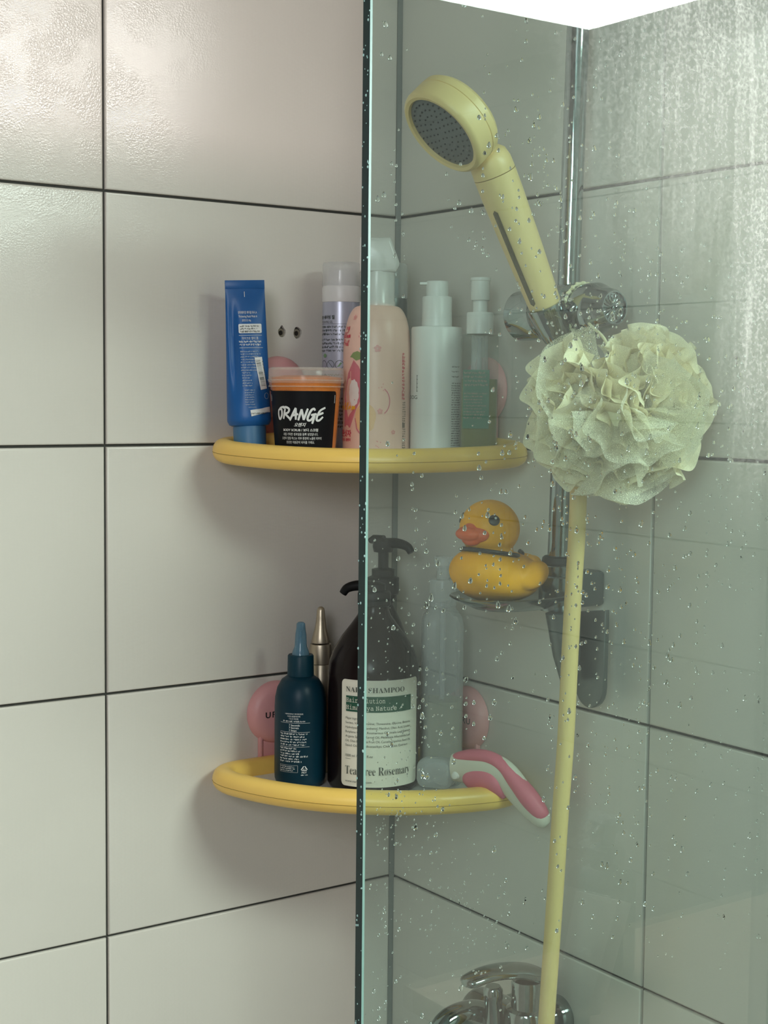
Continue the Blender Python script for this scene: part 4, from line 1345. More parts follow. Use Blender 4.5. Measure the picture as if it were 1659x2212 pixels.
# ---- brown shampoo bottles
def shampoo(x, y, rz, s, R, head_z, spout_dir, spout_len, label, name='shampoo_bottle', lettering=True):
    t = empty(name, (x, y, ZL), rz, label=label, cat='bottle', group=LOG)
    prof = [(0, 0), (R - 0.006, 0), (R - 0.002, 0.002), (R, 0.006), (R, 0.122), (R - 0.001, 0.130), (R * 0.88, 0.143), (R * 0.70, 0.157), (R * 0.49, 0.170), (R * 0.37, 0.178), (0.0150, 0.184), (0.0148, 0.190), (0, 0.190)]
    obj('body', lathe(prof, 72), M['brown'], t, sharp=60)
    if head_z < 0.22:
        cb = [(0.0160, 0.188), (0.0172, 0.189), (0.0172, 0.2005), (0.0160, 0.203), (0.0105, 0.204), (0.0105, head_z - 0.004), (0, head_z - 0.004)]
    else:
        cb = [(0.0160, 0.188), (0.0172, 0.189), (0.0172, 0.2060), (0.0125, 0.2080), (0.0125, 0.2150), (0.0085, 0.2160), (0, 0.2160)]
    obj('collar', lathe(cb, 40), M['pumpblack'], t)
    if head_z >= 0.22:
        obj('stem', lathe([(0.0058, 0.214), (0.0058, head_z - 0.006), (0.0078, head_z - 0.010), (0.0078, head_z - 0.004), (0, head_z - 0.004)], 24), M['pumpblack'], t)
    hd = obj('pump_head', lathe([(0.0105, head_z - 0.012), (0.0118, head_z - 0.006), (0.0112, head_z), (0.006, head_z + 0.0025), (0, head_z + 0.003)], 32), M['pumpblack'], t)
    d = Vector((math.sin(math.radians(spout_dir)) * 0 + math.cos(math.radians(spout_dir)), math.sin(math.radians(spout_dir)), 0))
    pa = smooth_path([Vector((0, 0, head_z - 0.003)), d * spout_len * 0.5 + Vector((0, 0, head_z - 0.002)), d * spout_len * 0.85 + Vector((0, 0, head_z - 0.005)), d * spout_len + Vector((0, 0, head_z - 0.011))], 6)
    obj('spout', tube(pa, [0.0062 - 0.0022 * i / (len(pa) - 1) for i in range(len(pa))], 16), M['pumpblack'], hd)
    if not lettering:
        obj('thumb_rest', tube([Vector((0, 0, head_z)), -d * 0.012 + Vector((0, 0, head_z + 0.001)), -d * 0.017 + Vector((0, 0, head_z - 0.001))], [0.006, 0.005, 0.003], 14), M['pumpblack'], hd)
        return t
    f = cyl_f(R)
    p = Print(f, 0.0004)
    p.rect(-0.0345, 0.0560, 0.0098, 0.1185, r=0.0045, n=48)
    p.build('label', M['paper'], t)
    p = Print(f, 0.0008)
    p.rect(-0.0288, 0.0430, 0.0862, 0.1022, n=40)
    p.build('green_block', M['greenlabel'], t)
    p = Print(f, 0.0011)
    p.text('𝐍𝐀𝐑𝐃 𝐒𝐇𝐀𝐌𝐏𝐎𝐎', -0.0288, 0.1062, width=0.0620, height=0.0052, bold=-0.006)
    p.build('title_lettering', M['ink'], t)
    p = Print(f, 0.0011)
    p.text('Major ingredients', -0.0290, 0.0784, width=0.0210, height=0.0030)
    ing = ['Serine, Valine, Proline, Threonine, Glycine, Betaine,', 'Hydrolyzed Silk, Panthenol, Menthol, Oleic Acid, Linoleic', 'Butylene Glycol, Rosmarinus Officinalis Leaf Extract,', 'Argania Spinosa Kernel Oil, Melaleuca Alternifolia Leaf', 'Oil, Olea Europaea Fruit Oil, Camellia Japonica Seed Oil,', 'Seed Oil, Nardostachys Chinensis Extract']
    for q, s_ in enumerate(ing):
        p.text(s_, -0.0290, 0.0738 - 0.0046 * q, width=0.0710 - (0.004 if q == 5 else 0.0), height=0.0030)
    p.text('1000 ml / 33.81 fl.oz', -0.0290, 0.0402, width=0.0290, height=0.0026)
    p.rect(-0.0290, -0.0228, 0.0378, 0.0381, n=3)
    p.text('𝐓𝐞𝐚 𝐓𝐫𝐞𝐞 𝐑𝐨𝐬𝐞𝐦𝐚𝐫𝐲', -0.0290, 0.0222, width=0.0705, height=0.0108, bold=-0.012)
    p.text('www.nardcare.com', -0.0290, 0.0142, width=0.0280, height=0.0022)
    p.build('lettering', M['ink'], t)
    p = Print(f, 0.0012)
    p.text('𝙷𝚊𝚒𝚛 𝚂𝚘𝚕𝚞𝚝𝚒𝚘𝚗', -0.0282, 0.0958, width=0.0400, height=0.0050, bold=0.0)
    p.text('𝙷𝚒𝚖𝚊𝚕𝚊𝚢𝚊 𝙽𝚊𝚝𝚞𝚛𝚎', -0.0282, 0.0884, width=0.0520, height=0.0062, bold=0.0)
    p.build('pale_lettering', M['paper'], t)
    return t
shampoo(0.1149, 0.1235, face_cam(0.1149, 0.1235), 1, 0.0468, 0.210, -100, 0.033, 'big dark brown shampoo bottle with cream and green label on the lower shelf')
shampoo(0.0560, 0.0560, face_cam(0.056, 0.056), 1, 0.0290, 0.246, 62, 0.034, 'dark bottle hidden behind the shampoo, only its raised black pump showing', name='rear_pump_bottle', lettering=False)

# ---- clear tall bottle with pump
vx, vy = 0.0480, 0.1520
t = empty('clear_pump_bottle', (vx, vy, ZL), face_cam(vx, vy, 8), label='tall translucent colourless pump bottle between the shampoo and the pink tool', cat='bottle', group=LOG)
obj('bottle', loft([(0, 0, 0.0, 0.0190, 0.0195, 3), (0, 0, 0.003, 0.0205, 0.0212, 4), (0, 0, 0.168, 0.0205, 0.0212, 4), (0, 0, 0.176, 0.0185, 0.0195, 3.5), (0, 0, 0.184, 0.0135, 0.0140, 2.3), (0, 0, 0.190, 0.0128, 0.0128, 2)], 48), M['milky'], t)
obj('liquid', loft([(0, 0, 0.002, 0.0180, 0.0185, 3), (0, 0, 0.005, 0.0193, 0.0200, 4), (0, 0, 0.088, 0.0193, 0.0200, 4)], 48), M['liquidpale'], t)
obj('collar', lathe([(0.0130, 0.186), (0.0142, 0.187), (0.0142, 0.212), (0.0134, 0.214), (0, 0.214)], 40), M['milky'], t)
obj('pump_head', lathe([(0.0066, 0.214), (0.0066, 0.226), (0.0100, 0.2265), (0.0100, 0.2360), (0.0090, 0.2375), (0, 0.2375)], 32), M['milky'], t)
obj('dip_tube', lathe([(0, 0.008), (0.003, 0.008), (0.003, 0.19), (0, 0.19)], 14), M['milky'], t)

# ---- pink and white hand tool lying over the right rim
def tool():
    t = empty('grip_handle_tool', (0.058, 0.225, 1.166), label='pink and white rubber-gripped hand tool lying over the lower shelf rim', cat='hand tool', group=LOG)
    # outline in the plane facing the viewer: a to the right, c up, metres from the thing's origin
    o = t.location
    def at(a, c, d=0.0):
        return Vector((-0.55 * a * 0.62 + 0.81 * d * 0.7, 0.92 * a * 0.92 + 0.55 * d, c))
    core = [(-0.030, 0.012, 0.014), (-0.006, 0.014, 0.0165), (0.016, 0.016, 0.0165), (0.034, 0.012, 0.0155), (0.054, -0.004, 0.0140), (0.070, -0.017, 0.0125), (0.082, -0.027, 0.0085), (0.086, -0.030, 0.004)]
    def ribbon(cl, thick, name, m, d=0.0):
        pa = smooth_path([at(a, c, d) for a, c, h in cl], 6)
        hs = smooth_path([(h, 0, 0) for a, c, h in cl], 6)
        return obj(name, tube(pa, [(thick * min(1, q.x / 0.010), q.x) for q in hs], 24), m, t, sharp=80)
    ribbon(core, 0.0085, 'handle', M['bone'])
    top = [(-0.030, 0.0215, 0.0030), (-0.024, 0.0235, 0.0052), (-0.005, 0.0272, 0.0068), (0.015, 0.0275, 0.0070), (0.032, 0.0210, 0.0074), (0.050, 0.0062, 0.0090), (0.066, -0.0080, 0.0098), (0.080, -0.0210, 0.0075), (0.084, -0.0250, 0.0030)]
    ribbon(top, 0.0105, 'upper_grip', M['pinkrub'], 0.0012)
    low = [(-0.016, 0.0010, 0.004), (-0.010, 0.0030, 0.0095), (0.003, 0.0052, 0.0130), (0.018, 0.0052, 0.0125), (0.028, -0.0020, 0.0080), (0.035, -0.0100, 0.0030)]
    ribbon(low, 0.0105, 'lower_grip', M['pinkrub'], 0.0012)
    b = box(0.030, 0.038, 0.030, bev=0.009, seg=4)
    obj('head_cover', b, M['milky'], t, loc=at(-0.052, 0.004), rot=(0, 0, math.radians(35)))
    b = lathe([(0, -0.002), (0.003, -0.002), (0.0042, 0.001), (0.003, 0.004), (0, 0.005)], 18)
    obj('catch', b, M['white'], t, loc=at(-0.026, 0.006, 0.0095), rot=(PI / 2, 0, math.radians(120)))
tool()

# ------------------------------------------------------------------ shower rail
def bar_at(z):
    return Vector((0.0449 - 0.0242 * (z - 1.408), 0.325, z))
rail = empty('shower_rail', (0.0449, 0.325, 1.36), label='upright chrome shower rail with round slider on the tiled wall', cat='shower rail')
def RL(p):
    return Vector(p) - rail.location
z0, z1 = 1.365, 2.08
obj('bar', rod(RL(bar_at(z0)), RL(bar_at(z1)), [(0.0, 0), (0.0104, 0.0), (0.0104, 1.0), (0, 1.0)], 40), M['chrome'], rail)
# top fixing
b = rod(RL((0.0, 0.325, 2.06)), RL((0.045, 0.325, 2.06)), [(0, 0), (0.018, 0), (0.018, 0.3), (0.013, 0.4), (0.013, 0.95), (0.010, 1.0), (0, 1.0)], 32)
obj('top_fixing', b, M['chrome'], rail)
# foot fixing
b = rod(RL(bar_at(1.352)), RL(bar_at(1.396)), [(0, 0), (0.0165, 0.0), (0.0175, 0.06), (0.0175, 0.72), (0.0165, 0.74), (0.0155, 0.76), (0.0160, 0.78), (0.0160, 0.95), (0.0140, 1.0), (0, 1.0)], 40)
ft = obj('foot_clamp', b, M['chromedish'], rail)
obj('rubber_ring', rod(RL(bar_at(1.3955)), RL(bar_at(1.4035)), [(0.0104, 0), (0.0150, 0.0), (0.0158, 0.2), (0.0150, 0.8), (0.0130, 1.0), (0.0104, 1.0)], 36), M['rubber'], ft)
obj('foot_arm', box(0.036, 0.024, 0.034, c=RL((0.020, 0.332, 1.372)), bev=0.004), M['chromed'], rail)
outl = []
for k in range(13):
    a = PI + PI * k / 12
    outl.append((0.0195 * math.cos(a), -0.0735 + 0.0215 * math.sin(a) * 1.0 + 0.0))
outl += [(0.0205, 0.0), (-0.0180, -0.006)]
mt = Matrix(((0, 0, 1, 0), (1, 0, 0, 0), (0, 1, 0, 0), (0, 0, 0, 1)))
b = extrude_poly(outl, 0.006, 0.0012, mt)
obj('tongue_plate', b, M['chromed'], rail, loc=RL((0.028, 0.3545, 1.357)))
b = rod(RL((0.050, 0.338, 1.352)), RL((0.044, 0.342, 1.285)), [(0, 0), (0.0165, 0), (0.0150, 0.25), (0.0148, 0.3), (0.0130, 0.6), (0.0078, 1.0), (0, 1.0)], 32)
obj('hose_holder', b, M['chromed'], rail)
# slider
SZ = 1.6325
SX = 0.0475
sl = obj('slider', rod(RL((SX, 0.268, SZ - 0.003)), RL((SX, 0.345, SZ)), [(0, 0), (0.0215, 0.0), (0.0240, 0.03), (0.0243, 0.45), (0.0230, 0.48), (0.0235, 0.52), (0.0250, 0.75), (0.0240, 0.97), (0.020, 1.0), (0, 1.0)], 48), M['chrome'], rail)
kn = obj('knob', rod(RL((SX, 0.352, SZ)), RL((SX, 0.397, SZ)), [(0, 0), (0.0150, 0), (0.0150, 0.12), (0.0225, 0.14), (0.0235, 0.20), (0.0235, 0.50), (0.0222, 0.58), (0.0195, 0.68), (0.0188, 0.72), (0.0168, 0.92), (0.0150, 0.98), (0.0140, 0.98), (0.0132, 0.92), (0, 0.92)], 56), M['chrome'], sl)
b = bmesh.new()
for k in range(18):
    a = 2 * PI * k / 18
    c = RL((SX + 0.0078 * math.cos(a), 0.3942, SZ + 0.0078 * math.sin(a)))
    ellipsoid(b, c, (0.0050, 0.0009, 0.0011), Euler((0, -a, 0)), 10, 6)
ellipsoid(b, RL((SX, 0.3942, SZ)), (0.0018, 0.0012, 0.0018), None, 12, 8)
obj('sunburst_emblem', b, M['chrome'], sl)
b = bmesh.new()
pa = [Vector(RL((SX + 0.0236 * math.cos(2 * PI * k / 72), 0.3555 + 0.0012 * math.sin(k * 2.6), SZ + 0.0236 * math.sin(2 * PI * k / 72))) ) for k in range(72)]
tube(pa, [0.0016 + 0.0007 * math.sin(k * 1.9) for k in range(72)], 8, True, b, up=Vector((0, 1, 0)))
obj('net_band', b, M['netcore'], sl)

# ------------------------------------------------------------------ hand shower (its axis lies in the plane y = HY)
HY = 0.345
hb = Vector((0.0836, HY, 1.6325))
hs = Vector((0.1461, HY, 1.7465))
ax = (hs - hb).normalized()
HS = empty('hand_shower', tuple(hb), label='pale yellow hand shower with round grey spray face on the rail', cat='hand shower')
def HL(p):
    return Vector(p) - hb
def HW(r, t):
    return (r, t)
ln = (hs - hb).length
prof = [(0.0, 0.0), (0.0130, 0.0), (0.0146, 0.012), (0.0150, 0.05), (0.0172, 0.45), (0.0188, 0.85), (0.0190, 1.0), (0, 1.0)]
obj('handle', rod(HL(hb), HL(hs), prof, 48), M['cream'], HS)
top = hs + ax * 0.024
obj('handle_cap', rod(HL(hs + ax * 0.0006), HL(top), [(0, 0), (0.0188, 0.0), (0.0190, 0.03), (0.0186, 0.45), (0.0165, 0.78), (0.0120, 0.96), (0.008, 1.0), (0, 1.0)], 48), M['cream'], HS)
hn = Vector((0.72, -0.08, -0.69)).normalized()       # spray direction
hc = Vector((0.2060, HY, 1.7745))                   # centre of the spray face
# neck
nk = smooth_path([hs + ax * 0.014, hs + ax * 0.028 + Vector((0.004, 0, 0.001)), hc - hn * 0.020 + Vector((-0.030, 0, -0.020))], 8)
obj('neck', tube([HL(q) for q in nk], [0.0125 - 0.003 * i / (len(nk) - 1) for i in range(len(nk))], 24, up=Vector((0, 1, 0))), M['cream'], HS)
RH = 0.0420
hp0 = hc; hp1 = hc - hn * 0.031
hd = obj('head', rod(HL(hp0), HL(hp1), [(0.0345, 0.10), (0.0355, -0.01), (0.0385, -0.03), (RH - 0.001, 0.03), (RH, 0.12), (RH, 0.56), (RH - 0.0006, 0.575), (RH - 0.0006, 0.59), (RH, 0.605), (RH - 0.0005, 0.82), (RH - 0.004, 0.95), (RH - 0.010, 1.0), (0, 1.03)], 72), M['cream'], HS)
b = rod(HL(hp0), HL(hp1), [(0, 0.03), (0.030, 0.05), (0.0350, 0.08)], 56)
sp = obj('spray_plate', b, M['grey'], HS)
b = bmesh.new()
mt = frame_along(HL(hp0), HL(hp1))
for rr, nn in ((0.006, 6), (0.012, 12), (0.018, 18), (0.024, 24), (0.030, 30)):
    for k in range(nn):
        a = 2 * PI * k / nn
        c = mt @ Vector((rr * math.cos(a), rr * math.sin(a), 0.0010))
        bmesh.ops.create_icosphere(b, subdivisions=1, radius=0.0009, matrix=Matrix.Translation(c))
o = obj('spray_nozzles', b, mat('dark_nozzle', (0.05, 0.05, 0.055), 0.3), sp)
o['kind'] = 'stuff'
# slot showing the filter, on the side towards the screen
sd = Vector((0, 0, 0))
perp = ax.cross(Vector((0, 1, 0))).normalized()       # away from wall/up side
if perp.x < 0:
    perp = -perp
sa = perp * math.cos(math.radians(12)) + Vector((0, 1, 0)) * math.sin(math.radians(12))
Ls = 0.094
wv = ax.cross(sa).normalized()
b = bmesh.new()
def hand_r(d):
    f = d / ln
    P = [(0.0, 0.0130), (0.012, 0.0146), (0.05, 0.0150), (0.45, 0.0172), (0.85, 0.0188), (1.0, 0.0190)]
    for (a0, r0), (a1, r1) in zip(P, P[1:]):
        if a0 <= f <= a1:
            return r0 + (r1 - r0) * (f - a0) / (a1 - a0)
    return 0.019
prev = None
for k in range(41):
    v = -Ls / 2 + Ls * k / 40
    e = Ls / 2 - abs(v)
    hw = 0.0027 if e > 0.0027 else math.sqrt(max(1e-9, 0.0027 ** 2 - (0.0027 - e) ** 2))
    d = 0.009 + Ls / 2 + v
    r = hand_r(d) + 0.0004
    row = []
    for q in range(5):
        th = (-hw + 2 * hw * q / 4) / r
        row.append(b.verts.new(HL(hb + ax * d + sa * (r * math.cos(th)) + wv * (r * math.sin(th)))))
    if prev:
        for q in range(4):
            b.faces.new((prev[q], prev[q + 1], row[q + 1], row[q]))
    prev = row
obj('filter_window', b, M['window_dark'], HS, smooth=False)['label'] = 'dark brown filter slot'
# chrome cup on the slider that carries the handle
cup0 = hb - ax * 0.030
obj('holder_cup', rod(RL(hb + ax * 0.004), RL(cup0), [(0.0136, 0.0), (0.0175, 0.0), (0.0178, 0.08), (0.0165, 0.45), (0.0140, 0.85), (0.0125, 1.0), (0, 1.0)], 40), M['chrome'], rail)
obj('holder_arm', box(0.030, 0.030, 0.026, c=RL((0.064, 0.337, SZ - 0.008)), bev=0.006, seg=3), M['chrome'], rail)
# hose
hose_pts = [hb - ax * 0.028, hb - ax * 0.055 + Vector((0, 0.004, -0.004)), Vector((0.062, 0.362, 1.530)), Vector((0.068, 0.372, 1.50)), Vector((0.072, 0.3795, 1.4733)), Vector((0.073, 0.380, 1.4317)), Vector((0.0735, 0.378, 1.3896)), Vector((0.075, 0.3763, 1.3259)), Vector((0.075, 0.3726, 1.2399)), Vector((0.075, 0.3675, 1.1742)), Vector((0.075, 0.3617, 1.0854)), Vector((0.075, 0.3534, 0.9666)), Vector((0.073, 0.348, 0.90)), Vector((0.066, 0.340, 0.86))]
ho = empty('shower_hose', (0.075, 0.3617, 1.0), label='pale yellow shower hose hanging from the slider to the tap', cat='hose')
pa = [q - ho.location for q in smooth_path(hose_pts, 10)]
obj('hose', tube(pa, 0.0078, 20), M['creamhose'], ho)
obj('connector', rod(hb - ax * 0.0285 - ho.location, hb - ax * 0.046 - ho.location, [(0, 0), (0.0095, 0), (0.0105, 0.2), (0.0100, 0.9), (0.0078, 1.0), (0, 1.0)], 24), M['chrome'], ho)

# ------------------------------------------------------------------ soap dish and duck
dish = empty('soap_dish', (0.086, 0.312, 1.3555), label='shallow chrome soap dish clipped to the rail under the rubber duck', cat='soap dish')
secs = []
b = loft([(0, 0, 0.000, 0.030, 0.022, 2.4), (0, 0, 0.001, 0.038, 0.028, 2.4), (0, 0, 0.007, 0.052, 0.037, 2.4), (0, 0, 0.0115, 0.061, 0.043, 2.4), (0, 0, 0.0130, 0.0625, 0.0445, 2.4), (0, 0, 0.0140, 0.0615, 0.0435, 2.4), (0, 0, 0.0128, 0.0590, 0.0415, 2.4), (0, 0, 0.0090, 0.050, 0.035, 2.4), (0, 0, 0.0040, 0.037, 0.027, 2.4), (0, 0, 0.003, 0.028, 0.020, 2.4)], 56)
obj('bowl', b, M['chromedish'], dish, loc=(0.004, 0, 0))
obj('clip_arm', tube([Vector((-0.046, 0.008, 0.010)), Vector((-0.056, 0.010, 0.014)), Vector((-0.0545, 0.011, 0.026))], [0.010, 0.009, 0.008], 16, up=Vector((0, 1, 0))), M['chrome'], dish)

DX, DY, DZ = 0.1105, 0.312, 1.3615
dk = empty('rubber_duck', (DX, DY, DZ), label='yellow rubber duck with red-orange beak sitting in the chrome soap dish', cat='rubber duck', rot=(0, math.radians(-4), math.radians(10)))
b = bmesh.new()
ellipsoid(b, (0.000, 0, 0.0255), (0.047, 0.0385, 0.0250))
ellipsoid(b, (0.016, 0, 0.0300), (0.034, 0.0345, 0.0235))
ellipsoid(b, (-0.032, 0, 0.0300), (0.021, 0.024, 0.0165), Euler((0, math.radians(25), 0)))
ellipsoid(b, (-0.046, 0, 0.0370), (0.0105, 0.013, 0.0070), Euler((0, math.radians(35), 0)))
for s in (-1, 1):
    ellipsoid(b, (-0.012, s * 0.033, 0.0290), (0.024, 0.0085, 0.0130), Euler((0, math.radians(12), s * 0.12)))
ellipsoid(b, (0.0125, 0, 0.0480), (0.0225, 0.0225, 0.0120))
ellipsoid(b, (0.0145, 0, 0.0695), (0.0285, 0.0275, 0.0265))
body = fuse('body', b, 0.0011, 10, M['duck'], dk)
b = bmesh.new()
ellipsoid(b, (0.0440, 0, 0.0640), (0.0095, 0.0130, 0.0062), Euler((0, math.radians(6), 0)))
ellipsoid(b, (0.0375, 0, 0.0640), (0.0085, 0.0185, 0.0082))
ellipsoid(b, (0.0385, 0, 0.0680), (0.0070, 0.0090, 0.0070))
ellipsoid(b, (0.0390, 0, 0.0595), (0.0070, 0.0105, 0.0062))
fuse('beak', b, 0.0006, 8, M['beak'], dk)
for s in (-1, 1):
    d = Vector((0.62, s * 0.72, 0.32)).normalized()
    c = Vector((0.0145, 0, 0.0695)) + Vector((d.x * 0.0282, d.y * 0.0272, d.z * 0.0262))
    b = bmesh.new()
    ellipsoid(b, (0, 0, 0), (0.0052, 0.0052, 0.0016), None, 20, 10)
    e = obj('eye', b, M['black'], dk, loc=c)
    e.rotation_euler = d.to_track_quat('Z', 'Y').to_euler()
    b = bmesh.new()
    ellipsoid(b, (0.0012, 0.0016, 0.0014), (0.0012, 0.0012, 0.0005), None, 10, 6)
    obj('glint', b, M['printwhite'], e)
pa = []
for k in range(40):
    a = 2 * PI * k / 40
    x = 0.0125 + 0.0265 * math.cos(a); y = 0.0262 * math.sin(a)
    pa.append(Vector((x, y, 0.0475 + 0.10 * (x - 0.0125))))
b = tube(pa, 0.0021, 10, True)
pa = smooth_path([Vector((-0.014, 0.006, 0.0448)), Vector((-0.019, 0.010, 0.0440)), Vector((-0.0205, 0.012, 0.0475)), Vector((-0.0165, 0.011, 0.0500))], 6)
tube(pa, 0.0019, 10, False, b)
obj('neck_cord', b, M['black'], dk)

# ------------------------------------------------------------------ net bath puff
PC = Vector((0.092, 0.4435, 1.5415))
pf = empty('bath_puff', tuple(PC), label='cream ruffled net bath puff hanging from the slider knob', cat='bath puff')
rp = random.Random(21)
b = bmesh.new()
ellipsoid(b, (0, 0, 0), (0.022, 0.026, 0.022), None, 32, 20)
for v in b.verts:
    n = noise.noise(v.co * 60)
    v.co *= 1 + 0.22 * n
obj('core', b, M['netcore'], pf)
def ruffle(nrm, R, waves, amp, ph, a0, a1, seed, squash):
    """one frilled leaf of net: a fan about the centre whose outer edge waves in and out"""
    nrm = Vector(nrm).normalized()
    ref = Vector((0, 0, 1)) if abs(nrm.z) < 0.9 else Vector((1, 0, 0))
    e1 = nrm.cross(ref).normalized(); e2 = nrm.cross(e1)
    na = int(150 * (a1 - a0) / (2 * PI)) + 8; nr = 9
    V = []; UV = []
    for j in range(nr + 1):
        s = j / nr
        for i in range(na + 1):
            a = a0 + (a1 - a0) * i / na
            rr = 0.010 + (R - 0.010) * s
            rr *= 1 + 0.07 * math.sin(2 * a + seed) + 0.05 * math.sin(3.0 * a + 1.7 * seed)
            w_ = amp * s ** 1.3 * (math.sin(waves * a + ph) + 0.5 * math.sin(waves * 2.3 * a + 2 * ph + seed))
            curl = -0.012 * s ** 3
            q = (e1 * math.cos(a) + e2 * math.sin(a)) * (rr + curl) + nrm * (w_ + 0.010 * s * s * math.sin(seed * 3))
            q = Vector((q.x * squash[0], q.y * squash[1], q.z * squash[2]))
            V.append(q); UV.append((a * R * 0.8, rr))
    F = []
    for j in range(nr):
        for i in range(na):
            F.append((j * (na + 1) + i, j * (na + 1) + i + 1, (j + 1) * (na + 1) + i + 1, (j + 1) * (na + 1) + i))
    return V, F, UV
def leaf_obj(V, F, UV, m):
    me = bpy.data.meshes.new('ruffle')
    me.from_pydata([tuple(v) for v in V], [], F)
    uvl = me.uv_layers.new(name='UVMap')
    for lp in me.loops:
        uvl.data[lp.index].uv = UV[lp.vertex_index]
    me.update()
    return link('ruffle', me, m, pf, sharp=180)
for k in range(14):
    # sheer leaves spread over the sphere
    zc = 1 - 2 * (k + 0.5) / 14
    th = k * 2.39996
    nr_ = (math.sqrt(1 - zc * zc) * math.cos(th), math.sqrt(1 - zc * zc) * math.sin(th), zc)
    R = rp.uniform(0.070, 0.090)
    leaf_obj(*ruffle(nr_, R, rp.choice((4, 5, 6)), rp.uniform(0.009, 0.016), rp.uniform(0, 6), 0, 2 * PI * rp.uniform(0.5, 0.8), rp.uniform(0, 6), (0.92, 1.08, 0.98)), M['net'])
TC = (CP - PC).normalized()
TR = Vector((0, 0, 1)).cross(TC).normalized()
TU = TC.cross(TR)
def frill(seed):
    """a gathered sector of net whose edge faces outwards in soft folds"""
    q_ = random.Random(seed)
    ang = q_.uniform(0, 2 * PI); rad = 0.046 * math.sqrt(q_.random())
    ox, oy = 1.12 * rad * math.cos(ang), 0.98 * rad * math.sin(ang)
    depth = 0.016 * (1 - (rad / 0.046) ** 2) - 0.012
    cen = TR * ox + TU * oy + TC * depth
    out = (TC * 0.75 + TR * (ox / 0.05) + TU * (oy / 0.05) + TR * q_.gauss(0, 0.25) + TU * q_.gauss(0, 0.25)).normalized()
    roll = q_.uniform(0, PI)
    side = out.cross(Vector((math.cos(roll), math.sin(roll), 0.3))).normalized()
    nrm = out.cross(side).normalized()
    R = q_.uniform(0.030, 0.042)
    wv_ = q_.uniform(4.5, 7.5); am = q_.uniform(0.0050, 0.0085); ph = q_.uniform(0, 6)
    half = q_.uniform(0.95, 1.35)
    na, nr = 64, 8
    V = []; UV = []
    for j in range(nr + 1):
        s_ = j / nr
        for i in range(na + 1):
            a = -half + 2 * half * i / na
            fade = 1.0
            rr = 0.006 + (R - 0.006) * s_ * (1 + 0.05 * math.sin(3 * a + ph))
            w_ = am * s_ ** 1.1 * (math.sin(wv_ * a + ph) + 0.35 * math.sin(wv_ * 2.1 * a + 1.3 * ph))
            roll_over = 0.006 * s_ ** 3 * math.sin(2.0 * a + ph)
            p_ = cen + out * (rr * math.cos(a) - 0.3 * abs(roll_over)) + side * (rr * math.sin(a)) + nrm * (w_ + roll_over)
            V.append(p_); UV.append((a * R, rr))
    F = [(j * (na + 1) + i, j * (na + 1) + i + 1, (j + 1) * (na + 1) + i + 1, (j + 1) * (na + 1) + i) for j in range(nr) for i in range(na)]
    return V, F, UV
for k in range(84):
    leaf_obj(*frill(300 + k), M['netdense'])
pa = smooth_path([Vector((SX, 0.360, SZ + 0.012)) - PC, Vector((SX + 0.012, 0.372, SZ - 0.01)) - PC, Vector((0.080, 0.420, 1.600)) - PC, Vector((0, 0, 0.02))], 8)
obj('hanging_cord', tube(pa, 0.0014, 8), M['netcore'], pf)

# ------------------------------------------------------------------ bath mixer tap
tp = empty('mixer_tap', (0.0, 0.31, 0.93), label='chrome single-lever bath mixer tap low on the wall', cat='tap')
T0 = Vector(tp.location)
def TL(x, y, z):
    return Vector((x, y, z)) - T0
obj('body', rod(TL(0.058, 0.225, 0.935), TL(0.058, 0.316, 0.935), [(0, 0), (0.018, 0), (0.0225, 0.06), (0.0235, 0.12), (0.0250, 0.42), (0.0250, 0.6), (0.0235, 0.9), (0.0225, 0.95), (0.018, 1.0), (0, 1.0)], 48), M['chrome'], tp)
obj('cartridge_housing', rod(TL(0.061, 0.31, 0.935), TL(0.061, 0.31, 0.992), [(0, 0), (0.0235, 0), (0.0225, 0.42), (0.0205, 0.50), (0.0160, 0.54), (0.0158, 0.95), (0.0150, 1.0), (0, 1.0)], 40), M['chrome'], tp)
lev = smooth_path([TL(0.040, 0.31, 0.990), TL(0.060, 0.31, 0.9985), TL(0.085, 0.31, 1.0060), TL(0.112, 0.31, 1.0085), TL(0.134, 0.31, 1.0060), TL(0.1395, 0.31, 1.0045)], 8)
wd = smooth_path([(0.012, 0.007, 0), (0.0165, 0.0085, 0), (0.0150, 0.0070, 0), (0.0135, 0.0062, 0), (0.0110, 0.0055, 0), (0.004, 0.0025, 0)], 8)
obj('lever', tube(lev, [(q.x, q.y) for q in wd], 28), M['chrome'], tp, sharp=60)
for yy in (0.245, 0.290):
    obj('wall_union', rod(TL(0.0, yy, 0.935), TL(0.050, yy, 0.935), [(0, 0), (0.021, 0), (0.021, 0.08), (0.018, 0.22), (0.012, 0.26), (0.012, 1.0), (0, 1.0)], 36), M['chrome'], tp)
sp_ = smooth_path([TL(0.066, 0.268, 0.940), TL(0.095, 0.268, 0.952), TL(0.125, 0.268, 0.950), TL(0.140, 0.268, 0.932), TL(0.142, 0.268, 0.920)], 8)
obj('spout', tube(sp_, [0.0135 - 0.002 * i / (len(sp_) - 1) for i in range(len(sp_))], 24, up=Vector((0, 1, 0))), M['chrome'], tp)
obj('diverter_knob', rod(TL(0.083, 0.288, 0.938), TL(0.086, 0.288, 0.984), [(0, 0), (0.0085, 0), (0.0085, 0.7), (0.0095, 0.74), (0.0095, 0.92), (0.007, 1.0), (0, 1.0)], 28), M['chrome'], tp)

